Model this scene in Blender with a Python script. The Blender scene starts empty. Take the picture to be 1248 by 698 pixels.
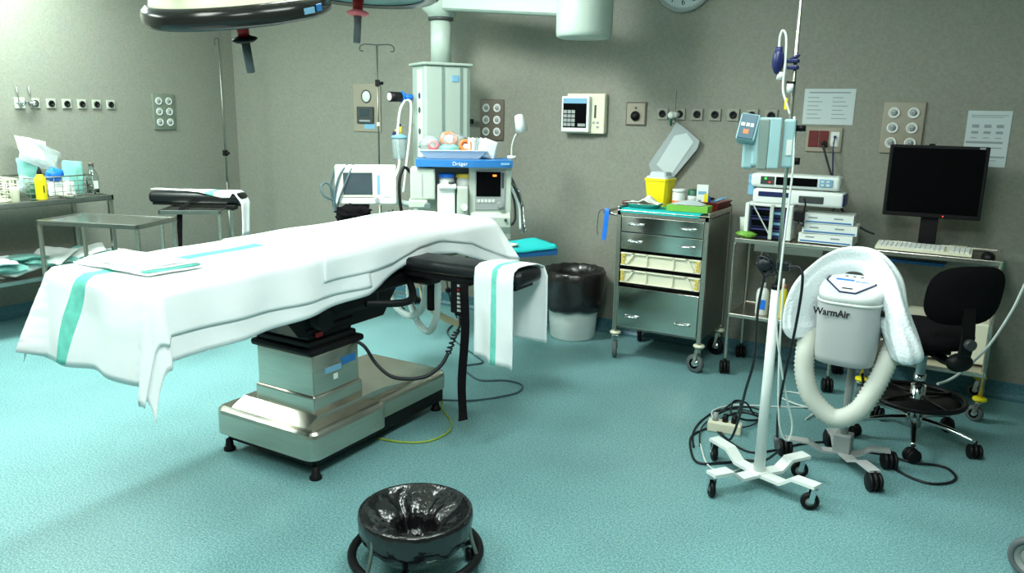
import bpy, bmesh, math, random
from math import sin, cos, pi, radians, sqrt, atan2, hypot
from mathutils import Vector, Matrix, Euler, noise

S = bpy.context.scene
COL = S.collection

# ------------------------------------------------------------------ camera
F_PX = 945.0
cam_d = bpy.data.cameras.new('camera')
cam_d.sensor_width = 36.0
cam_d.lens = F_PX * 36.0 / 1248.0
cam_d.clip_start = 0.05
cam = bpy.data.objects.new('camera', cam_d)
COL.objects.link(cam)
pitch, yaw, roll = math.atan(213 / F_PX), radians(-30.5), radians(1.0)
fw = Vector((sin(yaw) * cos(pitch), cos(yaw) * cos(pitch), -sin(pitch)))
rt = Vector((cos(yaw), -sin(yaw), 0))
up = rt.cross(fw)
r2 = rt * cos(roll) + up * sin(roll)
u2 = -rt * sin(roll) + up * cos(roll)
cam.matrix_world = Matrix((( r2.x, u2.x, -fw.x, 0), (r2.y, u2.y, -fw.y, 0), (r2.z, u2.z, -fw.z, 1.6), (0, 0, 0, 1)))
S.camera = cam

# ------------------------------------------------------------------ light, exposure
S.view_settings.view_transform = 'Standard'
S.view_settings.look = 'None'
S.view_settings.gamma = 1.0
S.view_settings.use_curve_mapping = False
S.view_settings.exposure = 0.3
world = bpy.data.worlds.new('world')
S.world = world
world.use_nodes = True
world.node_tree.nodes['Background'].inputs[0].default_value = (0.75, 0.95, 0.9, 1)
world.node_tree.nodes['Background'].inputs[1].default_value = 0.05
CEIL = 2.9
# (x, y, power, size_x, size_y, colour) of the ceiling luminaires
LIGHTS = [
    (-5.5, 2.8, 82, 0.6, 1.2, (0.82, 1.0, 0.91)),
    (-5.3, 0.7, 50, 0.6, 1.2, (0.84, 1.0, 0.93)),
    (-2.9, 2.8, 112, 0.6, 1.2, (0.92, 1.0, 0.96)),
    (-2.4, 0.5, 34, 0.6, 1.2, (0.94, 1.0, 0.94)),
    (-0.7, 2.2, 34, 0.6, 1.2, (0.9, 1.0, 0.95)),
    (-0.5, 0.2, 44, 0.6, 1.2, (0.9, 1.0, 0.95)),
]

# ------------------------------------------------------------------ materials
def lin(c):
    return tuple(((v / 255) / 12.92 if v / 255 <= 0.04045 else ((v / 255 + 0.055) / 1.055) ** 2.4) for v in c) + (1.0,)

def mat(name, rgb, rough=0.5, metal=0.0, trans=0.0, emit=None, estr=1.0, bump=0.0, bscale=40, var=0.0, vscale=8, ior=1.45, alpha=1.0, spec=0.5, stretch=None, sss=0):
    m = bpy.data.materials.new(name)
    m.use_nodes = True
    nt = m.node_tree
    b = nt.nodes['Principled BSDF']
    b.inputs['Base Color'].default_value = lin(rgb)
    b.inputs['Roughness'].default_value = rough
    b.inputs['Metallic'].default_value = metal
    b.inputs['Transmission Weight'].default_value = trans
    b.inputs['IOR'].default_value = ior
    b.inputs['Alpha'].default_value = alpha
    b.inputs['Specular IOR Level'].default_value = spec
    if emit:
        b.inputs['Emission Color'].default_value = lin(emit)
        b.inputs['Emission Strength'].default_value = estr
    tc = nt.nodes.new('ShaderNodeTexCoord')
    mp = nt.nodes.new('ShaderNodeMapping')
    nt.links.new(tc.outputs['Object'], mp.inputs[0])
    if stretch: mp.inputs['Scale'].default_value = stretch
    if bump > 0:
        n = nt.nodes.new('ShaderNodeTexNoise'); n.inputs['Scale'].default_value = bscale; n.inputs['Detail'].default_value = 3
        bp = nt.nodes.new('ShaderNodeBump'); bp.inputs['Strength'].default_value = bump; bp.inputs['Distance'].default_value = 0.01
        nt.links.new(mp.outputs[0], n.inputs['Vector']); nt.links.new(n.outputs['Fac'], bp.inputs['Height'])
        nt.links.new(bp.outputs[0], b.inputs['Normal'])
    if var > 0:
        n = nt.nodes.new('ShaderNodeTexNoise'); n.inputs['Scale'].default_value = vscale; n.inputs['Detail'].default_value = 4
        nt.links.new(mp.outputs[0], n.inputs['Vector'])
        mx = nt.nodes.new('ShaderNodeMix'); mx.data_type = 'RGBA'
        c = lin(rgb)
        mx.inputs['A'].default_value = tuple(max(0, v * (1 - var)) for v in c[:3]) + (1,)
        mx.inputs['B'].default_value = tuple(min(1, v * (1 + var)) for v in c[:3]) + (1,)
        rp = nt.nodes.new('ShaderNodeValToRGB'); rp.color_ramp.elements[0].position = 0.3; rp.color_ramp.elements[1].position = 0.7
        nt.links.new(n.outputs['Fac'], rp.inputs[0]); nt.links.new(rp.outputs['Color'], mx.inputs['Factor'])
        nt.links.new(mx.outputs['Result'], b.inputs['Base Color'])
    return m

def floor_mat(name='vinyl_floor', base=(110, 157, 160), dark=(74, 127, 136), light=(156, 192, 188)):
    m = bpy.data.materials.new(name); m.use_nodes = True
    nt = m.node_tree; b = nt.nodes['Principled BSDF']
    tc = nt.nodes.new('ShaderNodeTexCoord')
    n1 = nt.nodes.new('ShaderNodeTexNoise'); n1.inputs['Scale'].default_value = 130; n1.inputs['Detail'].default_value = 3; n1.inputs['Roughness'].default_value = 0.7
    n2 = nt.nodes.new('ShaderNodeTexVoronoi'); n2.inputs['Scale'].default_value = 120
    n3 = nt.nodes.new('ShaderNodeTexNoise'); n3.inputs['Scale'].default_value = 2.2; n3.inputs['Detail'].default_value = 3
    for n in (n1, n2, n3): nt.links.new(tc.outputs['Object'], n.inputs['Vector'])
    r1 = nt.nodes.new('ShaderNodeValToRGB')
    e = r1.color_ramp.elements; e[0].position = 0.36; e[0].color = lin(dark); e[1].position = 0.66; e[1].color = lin(light)
    k = e.new(0.5); k.color = lin(base)
    nt.links.new(n1.outputs['Fac'], r1.inputs[0])
    mx = nt.nodes.new('ShaderNodeMix'); mx.data_type = 'RGBA'; mx.blend_type = 'MULTIPLY'; mx.inputs['Factor'].default_value = 0.35
    nt.links.new(r1.outputs['Color'], mx.inputs['A']); nt.links.new(n2.outputs['Color'], mx.inputs['B'])
    bc = nt.nodes.new('ShaderNodeHueSaturation'); bc.inputs['Saturation'].default_value = 1.0; bc.inputs['Value'].default_value = 1.25
    mx2 = nt.nodes.new('ShaderNodeMix'); mx2.data_type = 'RGBA'; mx2.inputs['Factor'].default_value = 0.22
    nt.links.new(mx.outputs['Result'], mx2.inputs['B']); nt.links.new(r1.outputs['Color'], mx2.inputs['A'])
    mr = nt.nodes.new('ShaderNodeMapRange'); mr.inputs['From Min'].default_value = 0.3; mr.inputs['From Max'].default_value = 0.7; mr.inputs['To Min'].default_value = 0.93; mr.inputs['To Max'].default_value = 1.07
    nt.links.new(n3.outputs['Fac'], mr.inputs['Value']); nt.links.new(mr.outputs[0], bc.inputs['Value'])
    nt.links.new(mx2.outputs['Result'], bc.inputs['Color']); nt.links.new(bc.outputs['Color'], b.inputs['Base Color'])
    b.inputs['Roughness'].default_value = 0.42
    b.inputs['Specular IOR Level'].default_value = 0.35
    bp = nt.nodes.new('ShaderNodeBump'); bp.inputs['Strength'].default_value = 0.05
    nt.links.new(n1.outputs['Fac'], bp.inputs['Height']); nt.links.new(bp.outputs[0], b.inputs['Normal'])
    return m

def wall_mat(name, a, bcol):
    m = bpy.data.materials.new(name); m.use_nodes = True
    nt = m.node_tree; b = nt.nodes['Principled BSDF']
    tc = nt.nodes.new('ShaderNodeTexCoord')
    n1 = nt.nodes.new('ShaderNodeTexNoise'); n1.inputs['Scale'].default_value = 60; n1.inputs['Detail'].default_value = 3; n1.inputs['Roughness'].default_value = 0.75
    n2 = nt.nodes.new('ShaderNodeTexNoise'); n2.inputs['Scale'].default_value = 9; n2.inputs['Detail'].default_value = 4
    for n in (n1, n2): nt.links.new(tc.outputs['Object'], n.inputs['Vector'])
    r1 = nt.nodes.new('ShaderNodeValToRGB')
    e = r1.color_ramp.elements; e[0].position = 0.38; e[0].color = lin(a); e[1].position = 0.62; e[1].color = lin(bcol)
    nt.links.new(n1.outputs['Fac'], r1.inputs[0]); 
    mx = nt.nodes.new('ShaderNodeMix'); mx.data_type = 'RGBA'; mx.blend_type = 'SOFT_LIGHT'; mx.inputs['Factor'].default_value = 0.07
    nt.links.new(r1.outputs['Color'], mx.inputs['A']); nt.links.new(n2.outputs['Color'], mx.inputs['B'])
    nt.links.new(mx.outputs['Result'], b.inputs['Base Color'])
    b.inputs['Roughness'].default_value = 0.75
    bp = nt.nodes.new('ShaderNodeBump'); bp.inputs['Strength'].default_value = 0.05
    nt.links.new(n1.outputs['Fac'], bp.inputs['Height']); nt.links.new(bp.outputs[0], b.inputs['Normal'])
    return m

M = {}
M['floor'] = floor_mat()
M['cove'] = floor_mat('vinyl_cove', (70, 112, 124), (54, 94, 108), (88, 132, 142))
M['wall'] = wall_mat('wall_vinyl', (126, 127, 116), (136, 137, 126))
M['ceiling'] = mat('ceiling_paint', (214, 218, 212), 0.8, var=0.03)
M['cloth'] = mat('white_cloth', (243, 246, 247), 0.9, bump=0.5, bscale=7, spec=0.2)
M['stripe'] = mat('green_stripe', (120, 214, 196), 0.9, var=0.12, vscale=30, spec=0.2)
M['terry'] = mat('white_terry', (236, 242, 245), 0.95, bump=0.5, bscale=90, spec=0.1)
M['teal'] = mat('teal_cloth', (20, 178, 178), 0.85, bump=0.1)
M['steel'] = mat('brushed_steel', (200, 195, 183), 0.27, 0.95, bump=0.03, bscale=30, stretch=(1, 1, 12), var=0.06)
M['steel_bright'] = mat('polished_steel', (226, 224, 214), 0.12, 1.0, bump=0.02, bscale=8)
M['steel_mid'] = mat('worn_steel', (168, 170, 164), 0.25, 0.95, bump=0.02, bscale=30, var=0.08)
M['steel_dark'] = mat('dull_steel', (140, 142, 134), 0.4, 0.9, var=0.08)
M['chrome'] = mat('chrome', (215, 220, 222), 0.12, 1.0)
M['black'] = mat('black_rubber', (12, 12, 14), 0.5, bump=0.05, spec=.3)
M['blackv'] = mat('black_vinyl', (16, 17, 20), 0.38, bump=0.06, bscale=60)
M['blackf'] = mat('black_fabric', (17, 15, 18), 0.95, bump=0.3, bscale=150, spec=0.15)
M['bag'] = mat('black_plastic_film', (16, 15, 17), 0.2, bump=0.7, bscale=22, spec=0.9)
M['bagb'] = mat('brown_black_film', (26, 23, 23), 0.25, bump=0.3, bscale=14, spec=0.9)
M['white'] = mat('white_plastic', (226, 232, 228), 0.4)
M['offwhite'] = mat('offwhite_enamel', (184, 194, 182), 0.45, var=0.02)
M['cream'] = mat('cream_plastic', (222, 220, 196), 0.45)
M['pend'] = mat('pendant_enamel', (170, 186, 176), 0.4)
M['pend2'] = mat('pendant_grey', (120, 138, 132), 0.45)
M['grey'] = mat('grey_plastic', (150, 156, 154), 0.5)
M['warm'] = mat('warm_grey_plastic', (176, 178, 178), 0.45, var=0.02)
M['warml'] = mat('light_warm_grey_plastic', (206, 210, 208), 0.4)
M['hosem'] = mat('hose_plastic', (196, 200, 190), 0.6)
M['dgrey'] = mat('dark_grey_plastic', (62, 66, 66), 0.4)
M['lampd'] = mat('dark_lamp_shell', (50, 50, 48), 0.2, 0.5)
M['red'] = mat('red_plastic', (168, 22, 28), 0.4)
M['dred'] = mat('dark_red_plastic', (96, 16, 18), 0.5)
M['pink'] = mat('pink_plastic', (205, 96, 104), 0.4)
M['blue'] = mat('blue_enamel', (42, 112, 176), 0.4)
M['bblue'] = mat('bright_blue', (30, 116, 220), 0.4)
M['dblue'] = mat('dark_blue', (24, 32, 84), 0.4)
M['lblue'] = mat('light_blue_panel', (120, 170, 200), 0.4)
M['pumpb'] = mat('pump_blue', (146, 182, 186), 0.45)
M['pumps'] = mat('pump_screen', (44, 86, 104), 0.25)
M['screen'] = mat('dark_screen', (4, 4, 6), 0.25, spec=0.12)
M['screen2'] = mat('grey_screen', (48, 62, 70), 0.2, spec=0.7, var=0.1)
M['yellow'] = mat('yellow_plastic', (232, 212, 20), 0.4)
M['yel2'] = mat('yellow_lid', (220, 196, 70), 0.4)
M['orange'] = mat('orange_plastic', (235, 120, 60), 0.45)
M['green'] = mat('green_film', (120, 180, 70), 0.4, bump=0.2)
M['dgreen'] = mat('dark_green_plastic', (28, 90, 66), 0.4)
M['paper'] = mat('paper', (188, 200, 200), 0.8)
M['ink'] = mat('grey_ink', (138, 148, 152), 0.8)
M['dink'] = mat('black_ink', (24, 26, 30), 0.8)
M['plate'] = mat('beige_plate', (148, 142, 126), 0.5)
M['plateg'] = mat('grey_green_plate', (112, 122, 108), 0.5)
M['plateb'] = mat('brown_plate', (96, 88, 78), 0.5)
M['gasplate'] = mat('gas_plate', (168, 172, 160), 0.6)
M['wallplate'] = mat('wall_plate', (142, 142, 131), 0.6)
M['sock'] = mat('socket_white', (212, 216, 212), 0.4)
M['glass'] = mat('clear_glass', (235, 245, 245), 0.05, trans=1.0)
M['film'] = mat('clear_film', (226, 238, 238), 0.15, trans=0.75, bump=0.4, bscale=30, ior=1.2)
M['filmg'] = mat('teal_film', (150, 214, 204), 0.3, trans=0.35, bump=0.3, bscale=25, ior=1.2)
M['tube'] = mat('clear_tube', (214, 226, 222), 0.3, trans=0.35, ior=1.3)
M['tubew'] = mat('pale_tube', (222, 236, 234), 0.4)
M['beige'] = mat('beige_tube', (214, 196, 160), 0.6)
M['cable'] = mat('black_cable', (18, 22, 28), 0.45)
M['cableg'] = mat('grey_cable', (70, 92, 98), 0.5)
M['cabley'] = mat('yellow_green_cable', (150, 172, 60), 0.5)
M['cablew'] = mat('white_cable', (214, 222, 218), 0.5)
M['rubberg'] = mat('grey_rubber', (88, 96, 98), 0.6)
M['gasglass'] = mat('lamp_glass', (150, 196, 196), 0.15, spec=0.7)
M['diff'] = mat('lamp_diffuser', (250, 250, 250), 0.5, emit=(240, 255, 248), estr=3.0)
M['ledg'] = mat('green_led', (60, 255, 80), 0.4, emit=(60, 255, 80), estr=2.0)
M['ledr'] = mat('red_led', (255, 60, 40), 0.4, emit=(255, 60, 40), estr=1.5)
M['ledo'] = mat('orange_led', (255, 140, 40), 0.4, emit=(255, 140, 40), estr=1.5)
M['seam'] = mat('seam_grey', (118, 122, 112), 0.7)

# ------------------------------------------------------------------ geometry helpers
def catmull(pts, n=8, closed=False):
    pts = [Vector(p) for p in pts]
    if len(pts) < 3: return pts
    out = []
    N = len(pts)
    for i in range(N if closed else N - 1):
        if closed: p0, p1, p2, p3 = pts[(i - 1) % N], pts[i], pts[(i + 1) % N], pts[(i + 2) % N]
        else: p0, p1, p2, p3 = pts[max(i - 1, 0)], pts[i], pts[i + 1], pts[min(i + 2, N - 1)]
        for k in range(n):
            t = k / n
            out.append(0.5 * ((2 * p1) + (-p0 + p2) * t + (2 * p0 - 5 * p1 + 4 * p2 - p3) * t * t + (-p0 + 3 * p1 - 3 * p2 + p3) * t ** 3))
    if not closed: out.append(pts[-1])
    return out

class MB:
    def __init__(s):
        s.v = []; s.f = []; s.m = []; s.sm = []
    def add(s, vs, fs, m=0, smooth=False):
        o = len(s.v); s.v += [tuple(v) for v in vs]
        for f in fs:
            s.f.append([i + o for i in f]); s.m.append(m); s.sm.append(smooth)
        return s
    def box(s, c, d, bev=0.0, rot=None, m=0, seg=2):
        bm = bmesh.new()
        bmesh.ops.create_cube(bm, size=1)
        for v in bm.verts: v.co = Vector((v.co.x * d[0], v.co.y * d[1], v.co.z * d[2]))
        if bev > 0:
            bev = min(bev, min(d) * 0.49)
            bmesh.ops.bevel(bm, geom=bm.edges[:], offset=bev, segments=seg, affect='EDGES', profile=0.5)
        R = Euler(rot).to_matrix() if rot else Matrix.Identity(3)
        c = Vector(c)
        bm.verts.index_update()
        s.add([R @ v.co + c for v in bm.verts], [[v.index for v in f.verts] for f in bm.faces], m, bev > 0 and seg > 2)
        bm.free()
        return s
    def b2(s, x0, x1, y0, y1, z0, z1, bev=0.0, m=0, seg=2):
        return s.box(((x0 + x1) / 2, (y0 + y1) / 2, (z0 + z1) / 2), (abs(x1 - x0), abs(y1 - y0), abs(z1 - z0)), bev, None, m, seg)
    def ring_tube(s, rings, caps=True, m=0, closed=False, smooth=True):
        n = len(rings[0]); vs = [p for r in rings for p in r]; fs = []
        K = len(rings)
        for i in range(K if closed else K - 1):
            a = i * n; b = ((i + 1) % K) * n
            for j in range(n): fs.append([a + j, a + (j + 1) % n, b + (j + 1) % n, b + j])
        s.add(vs, fs, m, smooth)
        if caps and not closed:
            o = len(s.v) - len(vs)
            s.f.append([o + j for j in range(n)][::-1]); s.m.append(m); s.sm.append(False)
            s.f.append([o + (K - 1) * n + j for j in range(n)]); s.m.append(m); s.sm.append(False)
        return s
    def sweep(s, pts, sec, n=8, closed=False, m=0, upv=None, interp=True, caps=True, smooth=True):
        """sec(i,t) -> list of (a,b) offsets in the (side, normal) frame"""
        P = catmull(pts, n, closed) if interp else [Vector(p) for p in pts]
        K = len(P); rings = []; N = None
        for i in range(K):
            if closed: T = (P[(i + 1) % K] - P[(i - 1) % K])
            else: T = P[min(i + 1, K - 1)] - P[max(i - 1, 0)]
            if T.length < 1e-9: T = Vector((0, 0, 1))
            T.normalize()
            if N is None:
                N = Vector(upv) if upv else (Vector((0, 0, 1)) if abs(T.z) < 0.9 else Vector((1, 0, 0)))
            elif upv: N = Vector(upv)
            N = (N - T * N.dot(T))
            if N.length < 1e-6: N = Vector((1, 0.1, 0)) - T * T.x
            N.normalize(); B = T.cross(N)
            rings.append([P[i] + N * a + B * b for a, b in sec(i, i / max(1, K - 1))])
        return s.ring_tube(rings, caps, m, closed, smooth)
    def tube(s, pts, r, seg=8, n=8, closed=False, m=0, interp=True):
        rr = r if callable(r) else (lambda t: r)
        return s.sweep(pts, lambda i, t: [(rr(t) * cos(2 * pi * k / seg), rr(t) * sin(2 * pi * k / seg)) for k in range(seg)], n, closed, m, None, interp)
    def cyl(s, p0, p1, r, r1=None, seg=20, m=0):
        r1 = r if r1 is None else r1
        return s.tube([p0, p1], lambda t: r + (r1 - r) * t, seg, 1, False, m, False)
    def strap(s, pts, w, th, side=(1, 0, 0), n=6, m=0, interp=True):
        return s.sweep(pts, lambda i, t: [(-w / 2, -th / 2), (w / 2, -th / 2), (w / 2, th / 2), (-w / 2, th / 2)], n, False, m, side, interp, True, False)
    def lathe(s, prof, seg=28, c=(0, 0, 0), m=0, smooth=True, sx=1, sy=1, fn=None, caps=False):
        c = Vector(c); rings = []
        for r, z in prof:
            ring = []
            for k in range(seg):
                a = 2 * pi * k / seg
                rr, zz = (r, z) if fn is None else fn(r, z, a)
                ring.append(c + Vector((rr * cos(a) * sx, rr * sin(a) * sy, zz)))
            rings.append(ring)
        return s.ring_tube(rings, caps, m, False, smooth)
    def prism(s, pts, axis, a0, a1, m=0):
        """pts 2D polygon; axis 'x','y','z' extruded a0..a1. x:(y,z) y:(x,z) z:(x,y)"""
        def P(p, a):
            return {'x': (a, p[0], p[1]), 'y': (p[0], a, p[1]), 'z': (p[0], p[1], a)}[axis]
        n = len(pts)
        vs = [P(p, a0) for p in pts] + [P(p, a1) for p in pts]
        fs = [list(range(n))[::-1], [n + i for i in range(n)]] + [[i, (i + 1) % n, n + (i + 1) % n, n + i] for i in range(n)]
        return s.add(vs, fs, m)
    def sphere(s, c, r, seg=16, m=0, sc=(1, 1, 1), amp=0, fr=8, seed=0, rot=None):
        c = Vector(c); rings = []; k = seg // 2
        R = Euler(rot).to_matrix() if rot else Matrix.Identity(3)
        for i in range(k + 1):
            th = pi * (0.02 + 0.96 * i / k); ring = []
            for j in range(seg):
                a = 2 * pi * j / seg
                d = Vector((sin(th) * cos(a), sin(th) * sin(a), cos(th)))
                q = r
                if amp: q = r * (1 + amp * noise.noise(d * fr * 0.5 + Vector((seed * 7.3, seed, 0))) + amp * 0.6 * noise.noise(d * fr + Vector((seed * 3.3, 0, seed))))
                d = d * q
                ring.append(c + R @ Vector((d.x * sc[0], d.y * sc[1], d.z * sc[2])))
            rings.append(ring)
        return s.ring_tube(rings, True, m)
    def grid(s, fn, nu, nv, m=0, mfn=None, smooth=True):
        o = len(s.v)
        for j in range(nv + 1):
            for i in range(nu + 1): s.v.append(tuple(fn(i / nu, j / nv)))
        for j in range(nv):
            for i in range(nu):
                a = o + j * (nu + 1) + i
                s.f.append([a, a + 1, a + nu + 2, a + nu + 1]); s.m.append(mfn((i + .5) / nu, (j + .5) / nv) if mfn else m); s.sm.append(smooth)
        return s
    def xf(s, mtx, start=0):
        for i in range(start, len(s.v)): s.v[i] = tuple(mtx @ Vector(s.v[i]))
        return s
    def mesh(s, name, mats):
        me = bpy.data.meshes.new(name)
        me.from_pydata(s.v, [], s.f)
        for mm in (mats if isinstance(mats, (list, tuple)) else [mats]): me.materials.append(M[mm] if isinstance(mm, str) else mm)
        me.polygons.foreach_set('material_index', s.m)
        me.polygons.foreach_set('use_smooth', s.sm)
        me.update()
        bm = bmesh.new(); bm.from_mesh(me)
        bmesh.ops.recalc_face_normals(bm, faces=bm.faces[:])
        bm.to_mesh(me); bm.free()
        return me

def link(name, me, parent=None, loc=None, rz=0):
    o = bpy.data.objects.new(name, me); COL.objects.link(o)
    if parent: o.parent = parent
    if loc is not None: o.location = loc
    if rz: o.rotation_euler = (0, 0, rz)
    return o
def P(name, mb, mats, parent, label=None):
    o = link(name, mb.mesh(name, mats), parent)
    if label: o['label'] = label
    return o
def thing(name, label, cat, loc=(0, 0, 0), rz=0, group=None):
    o = link(name, None, None, loc, rz); o.empty_display_size = 0.1
    o['label'] = label; o['category'] = cat
    if group: o['group'] = group
    return o
def one(name, mb, mats, label, cat, loc=(0, 0, 0), rz=0, group=None):
    o = link(name, mb.mesh(name, mats), None, loc, rz)
    o['label'] = label; o['category'] = cat
    if group: o['group'] = group
    return o
def struct(name, mb, mats):
    o = link(name, mb.mesh(name, mats)); o['kind'] = 'structure'; return o
def solid(o, t=0.003, sub=0):
    if sub:
        q = o.modifiers.new('sub', 'SUBSURF'); q.levels = sub; q.render_levels = sub
    q = o.modifiers.new('solid', 'SOLIDIFY'); q.thickness = t; q.offset = 1.0
    return o
def copy_tree(o, parent=None):
    c = o.copy(); COL.objects.link(c); c.parent = parent
    for ch in list(o.children): copy_tree(ch, c)
    return c
def text(s, size, mtx, mats, parent, name='lettering', ext=0.0006, bold=0.0, align='CENTER', sx=1.0):
    cu = bpy.data.curves.new('t', 'FONT'); cu.body = s; cu.size = size; cu.extrude = ext; cu.offset = bold
    cu.align_x = align; cu.align_y = 'CENTER'; cu.resolution_u = 3
    t = bpy.data.objects.new('t', cu); COL.objects.link(t)
    dg = bpy.context.evaluated_depsgraph_get(); dg.update()
    me = bpy.data.meshes.new_from_object(t.evaluated_get(dg))
    bpy.data.objects.remove(t)
    me.transform(mtx @ Matrix.Diagonal((sx, 1, 1, 1)))
    me.materials.clear(); me.materials.append(M[mats])
    me.name = name
    return link(name, me, parent)
# text facing -Y (front of an object): x right, z up
def front(x, y, z, rx=90): return Matrix.Translation((x, y, z)) @ Matrix.Rotation(radians(rx), 4, 'X')

def rnd(seed):
    return random.Random(seed)
def nz(x, y=0, z=0): return noise.noise(Vector((x, y, z)))

# ================================================================== STRUCTURE
XL, YB, XR, YF = -6.18, 5.21, 2.6, -2.4
struct('floor', MB().b2(XL - .2, XR + .2, YF - .2, YB + .2, -0.1, 0), 'floor')
struct('ceiling', MB().b2(XL - .2, XR + .2, YF - .2, YB + .2, CEIL, CEIL + .1), 'ceiling')
struct('wall_back', MB().b2(XL - .2, XR + .2, YB, YB + .2, 0, CEIL), 'wall')
struct('wall_left', MB().b2(XL - .2, XL, YF, YB, 0, CEIL), 'wall')
struct('wall_right', MB().b2(XR, XR + .2, YF, YB, 0, CEIL), 'wall')
struct('wall_front', MB().b2(XL - .2, XR + .2, YF - .2, YF, 0, CEIL), 'wall')
def cove(pts): return [(0, 0), (0.045, 0), (0.02, 0.012), (0.008, 0.03), (0.004, 0.06), (0.004, 0.1), (0, 0.1)]
mb = MB(); mb.prism([(YB - a, b) for a, b in cove(0)], 'x', XL, XR); struct('baseboard_back', mb, 'cove')
mb = MB(); mb.prism([(XL + a, b) for a, b in cove(0)], 'y', YF, YB); struct('baseboard_left', mb, 'cove')
# vertical sheet joint by the corner
struct('trim_1', MB().b2(XL, XL + 0.002, 5.07, 5.074, 0.1, CEIL), 'seam')

# ceiling luminaires: frame, diffuser and the tubes' light
for i, (x, y, pw, sx, sy, colr) in enumerate(LIGHTS):
    where = ['above the long bench by the left wall', 'at the front left of the ceiling', 'above the far half of the operating table',
             'above the near end of the operating table', 'above the infusion stand', 'nearest the camera on the right'][i]
    t = thing('ceiling_light', 'recessed white ceiling light panel ' + where, 'ceiling light', (x, y, CEIL), 0, 'ceiling light panels')
    mb = MB()
    mb.b2(-sx / 2 - .03, -sx / 2, -sy / 2 - .03, sy / 2 + .03, -.03, 0, .004).b2(sx / 2, sx / 2 + .03, -sy / 2 - .03, sy / 2 + .03, -.03, 0, .004)
    mb.b2(-sx / 2, sx / 2, -sy / 2 - .03, -sy / 2, -.03, 0, .004).b2(-sx / 2, sx / 2, sy / 2, sy / 2 + .03, -.03, 0, .004)
    P('frame', mb, 'white', t)
    P('diffuser', MB().b2(-sx / 2, sx / 2, -sy / 2, sy / 2, -.015, -.005), 'diff', t)
    L = bpy.data.lights.new('tube_light', 'AREA'); L.shape = 'RECTANGLE'; L.size = sx; L.size_y = sy; L.energy = pw; L.color = colr
    lo = bpy.data.objects.new('tube_light', L); COL.objects.link(lo); lo.location = (x, y, CEIL - 0.04)

# ================================================================== PARTS USED OFTEN
def castor(parent, x, y, r=0.045, w=0.025, h=None, tyre='black', fork='steel', rot=0.0, bumper=None, name='castor', hub='chrome'):
    """castor with its wheel on the floor at z=0, stem up to h"""
    h = h or 2 * r + 0.03
    R = Matrix.Translation((x, y, 0)) @ Matrix.Rotation(rot, 4, 'Z')
    mb = MB(); o = r * 0.35
    for s_ in (-1, 1):
        mb.prism([(-.008, h - .006), (.014, h - .006), (o + .01, r + .0), (o - .012, r - .004)], 'x', s_ * (w / 2 + .003), s_ * (w / 2 + .0065))
    mb.b2(-w / 2 - .0065, w / 2 + .0065, -.014, .014, h - .012, h - .002, .003)
    mb.cyl((0, 0, h - .004), (0, 0, h + .012), .008, seg=12)
    mb.xf(R)
    c = P(name, mb, fork, parent)
    mb = MB()
    mb.lathe([(r * .55, -w / 2), (r * .9, -w / 2), (r, -w / 4), (r, w / 4), (r * .9, w / 2), (r * .55, w / 2)], 24)
    hb = MB().lathe([(.004, -w / 2 - .002), (r * .3, -w / 2 - .002), (r * .32, -w * .3), (r * .57, -w * .35), (r * .57, w * .35), (r * .32, w * .3), (r * .3, w / 2 + .002), (.004, w / 2 + .002)], 24, caps=True)
    Q = R @ Matrix.Translation((0, o, r)) @ Matrix.Rotation(pi / 2, 4, 'Y')
    P('wheel', mb.xf(Q), tyre, c); P('wheel_hub', hb.xf(Q), hub, c)
    if bumper:
        P('bumper', MB().lathe([(.006, 0), (.03, 0), (.036, .006), (.036, .014), (.03, .02), (.006, .02)], 24, caps=True).xf(R @ Matrix.Translation((0, 0, h + .004))), bumper, c)
    return c

def ball_castor(parent, x, y, r=0.04, rot=0.0, name='castor', m='black', h=None):
    """twin-wheel hooded castor"""
    R = Matrix.Translation((x, y, 0)) @ Matrix.Rotation(rot, 4, 'Z')
    mb = MB()
    mb.sphere((0, 0, r + .004), r * .98, 18, sc=(.42, 1, 1))
    mb.cyl((0, 0, r * 1.6), (0, 0, h or (2 * r + .02)), .007, seg=10)
    c = P(name, mb.xf(R), m, parent)
    for s_ in (-1, 1):
        w = MB().lathe([(.003, -.009), (r * .8, -.009), (r, -.004), (r, .004), (r * .8, .009), (.003, .009)], 22, caps=True)
        P('wheel', w.xf(R @ Matrix.Translation((s_ * .021, 0, r)) @ Matrix.Rotation(pi / 2, 4, 'Y')), m, c)
    return c

# ================================================================== OPERATING TABLE
XA, XB_, YN, YFAR, ZT = -2.92, -2.34, 1.58, 3.72, 0.985
ot = thing('operating_table', 'black padded operating table on a stainless steel column and plinth under white drapes', 'operating table', (-2.62, 2.7, 0))
ox, oy = 2.62, -2.7
def OT(mb): return mb.xf(Matrix.Translation((ox, oy, 0)))
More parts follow.
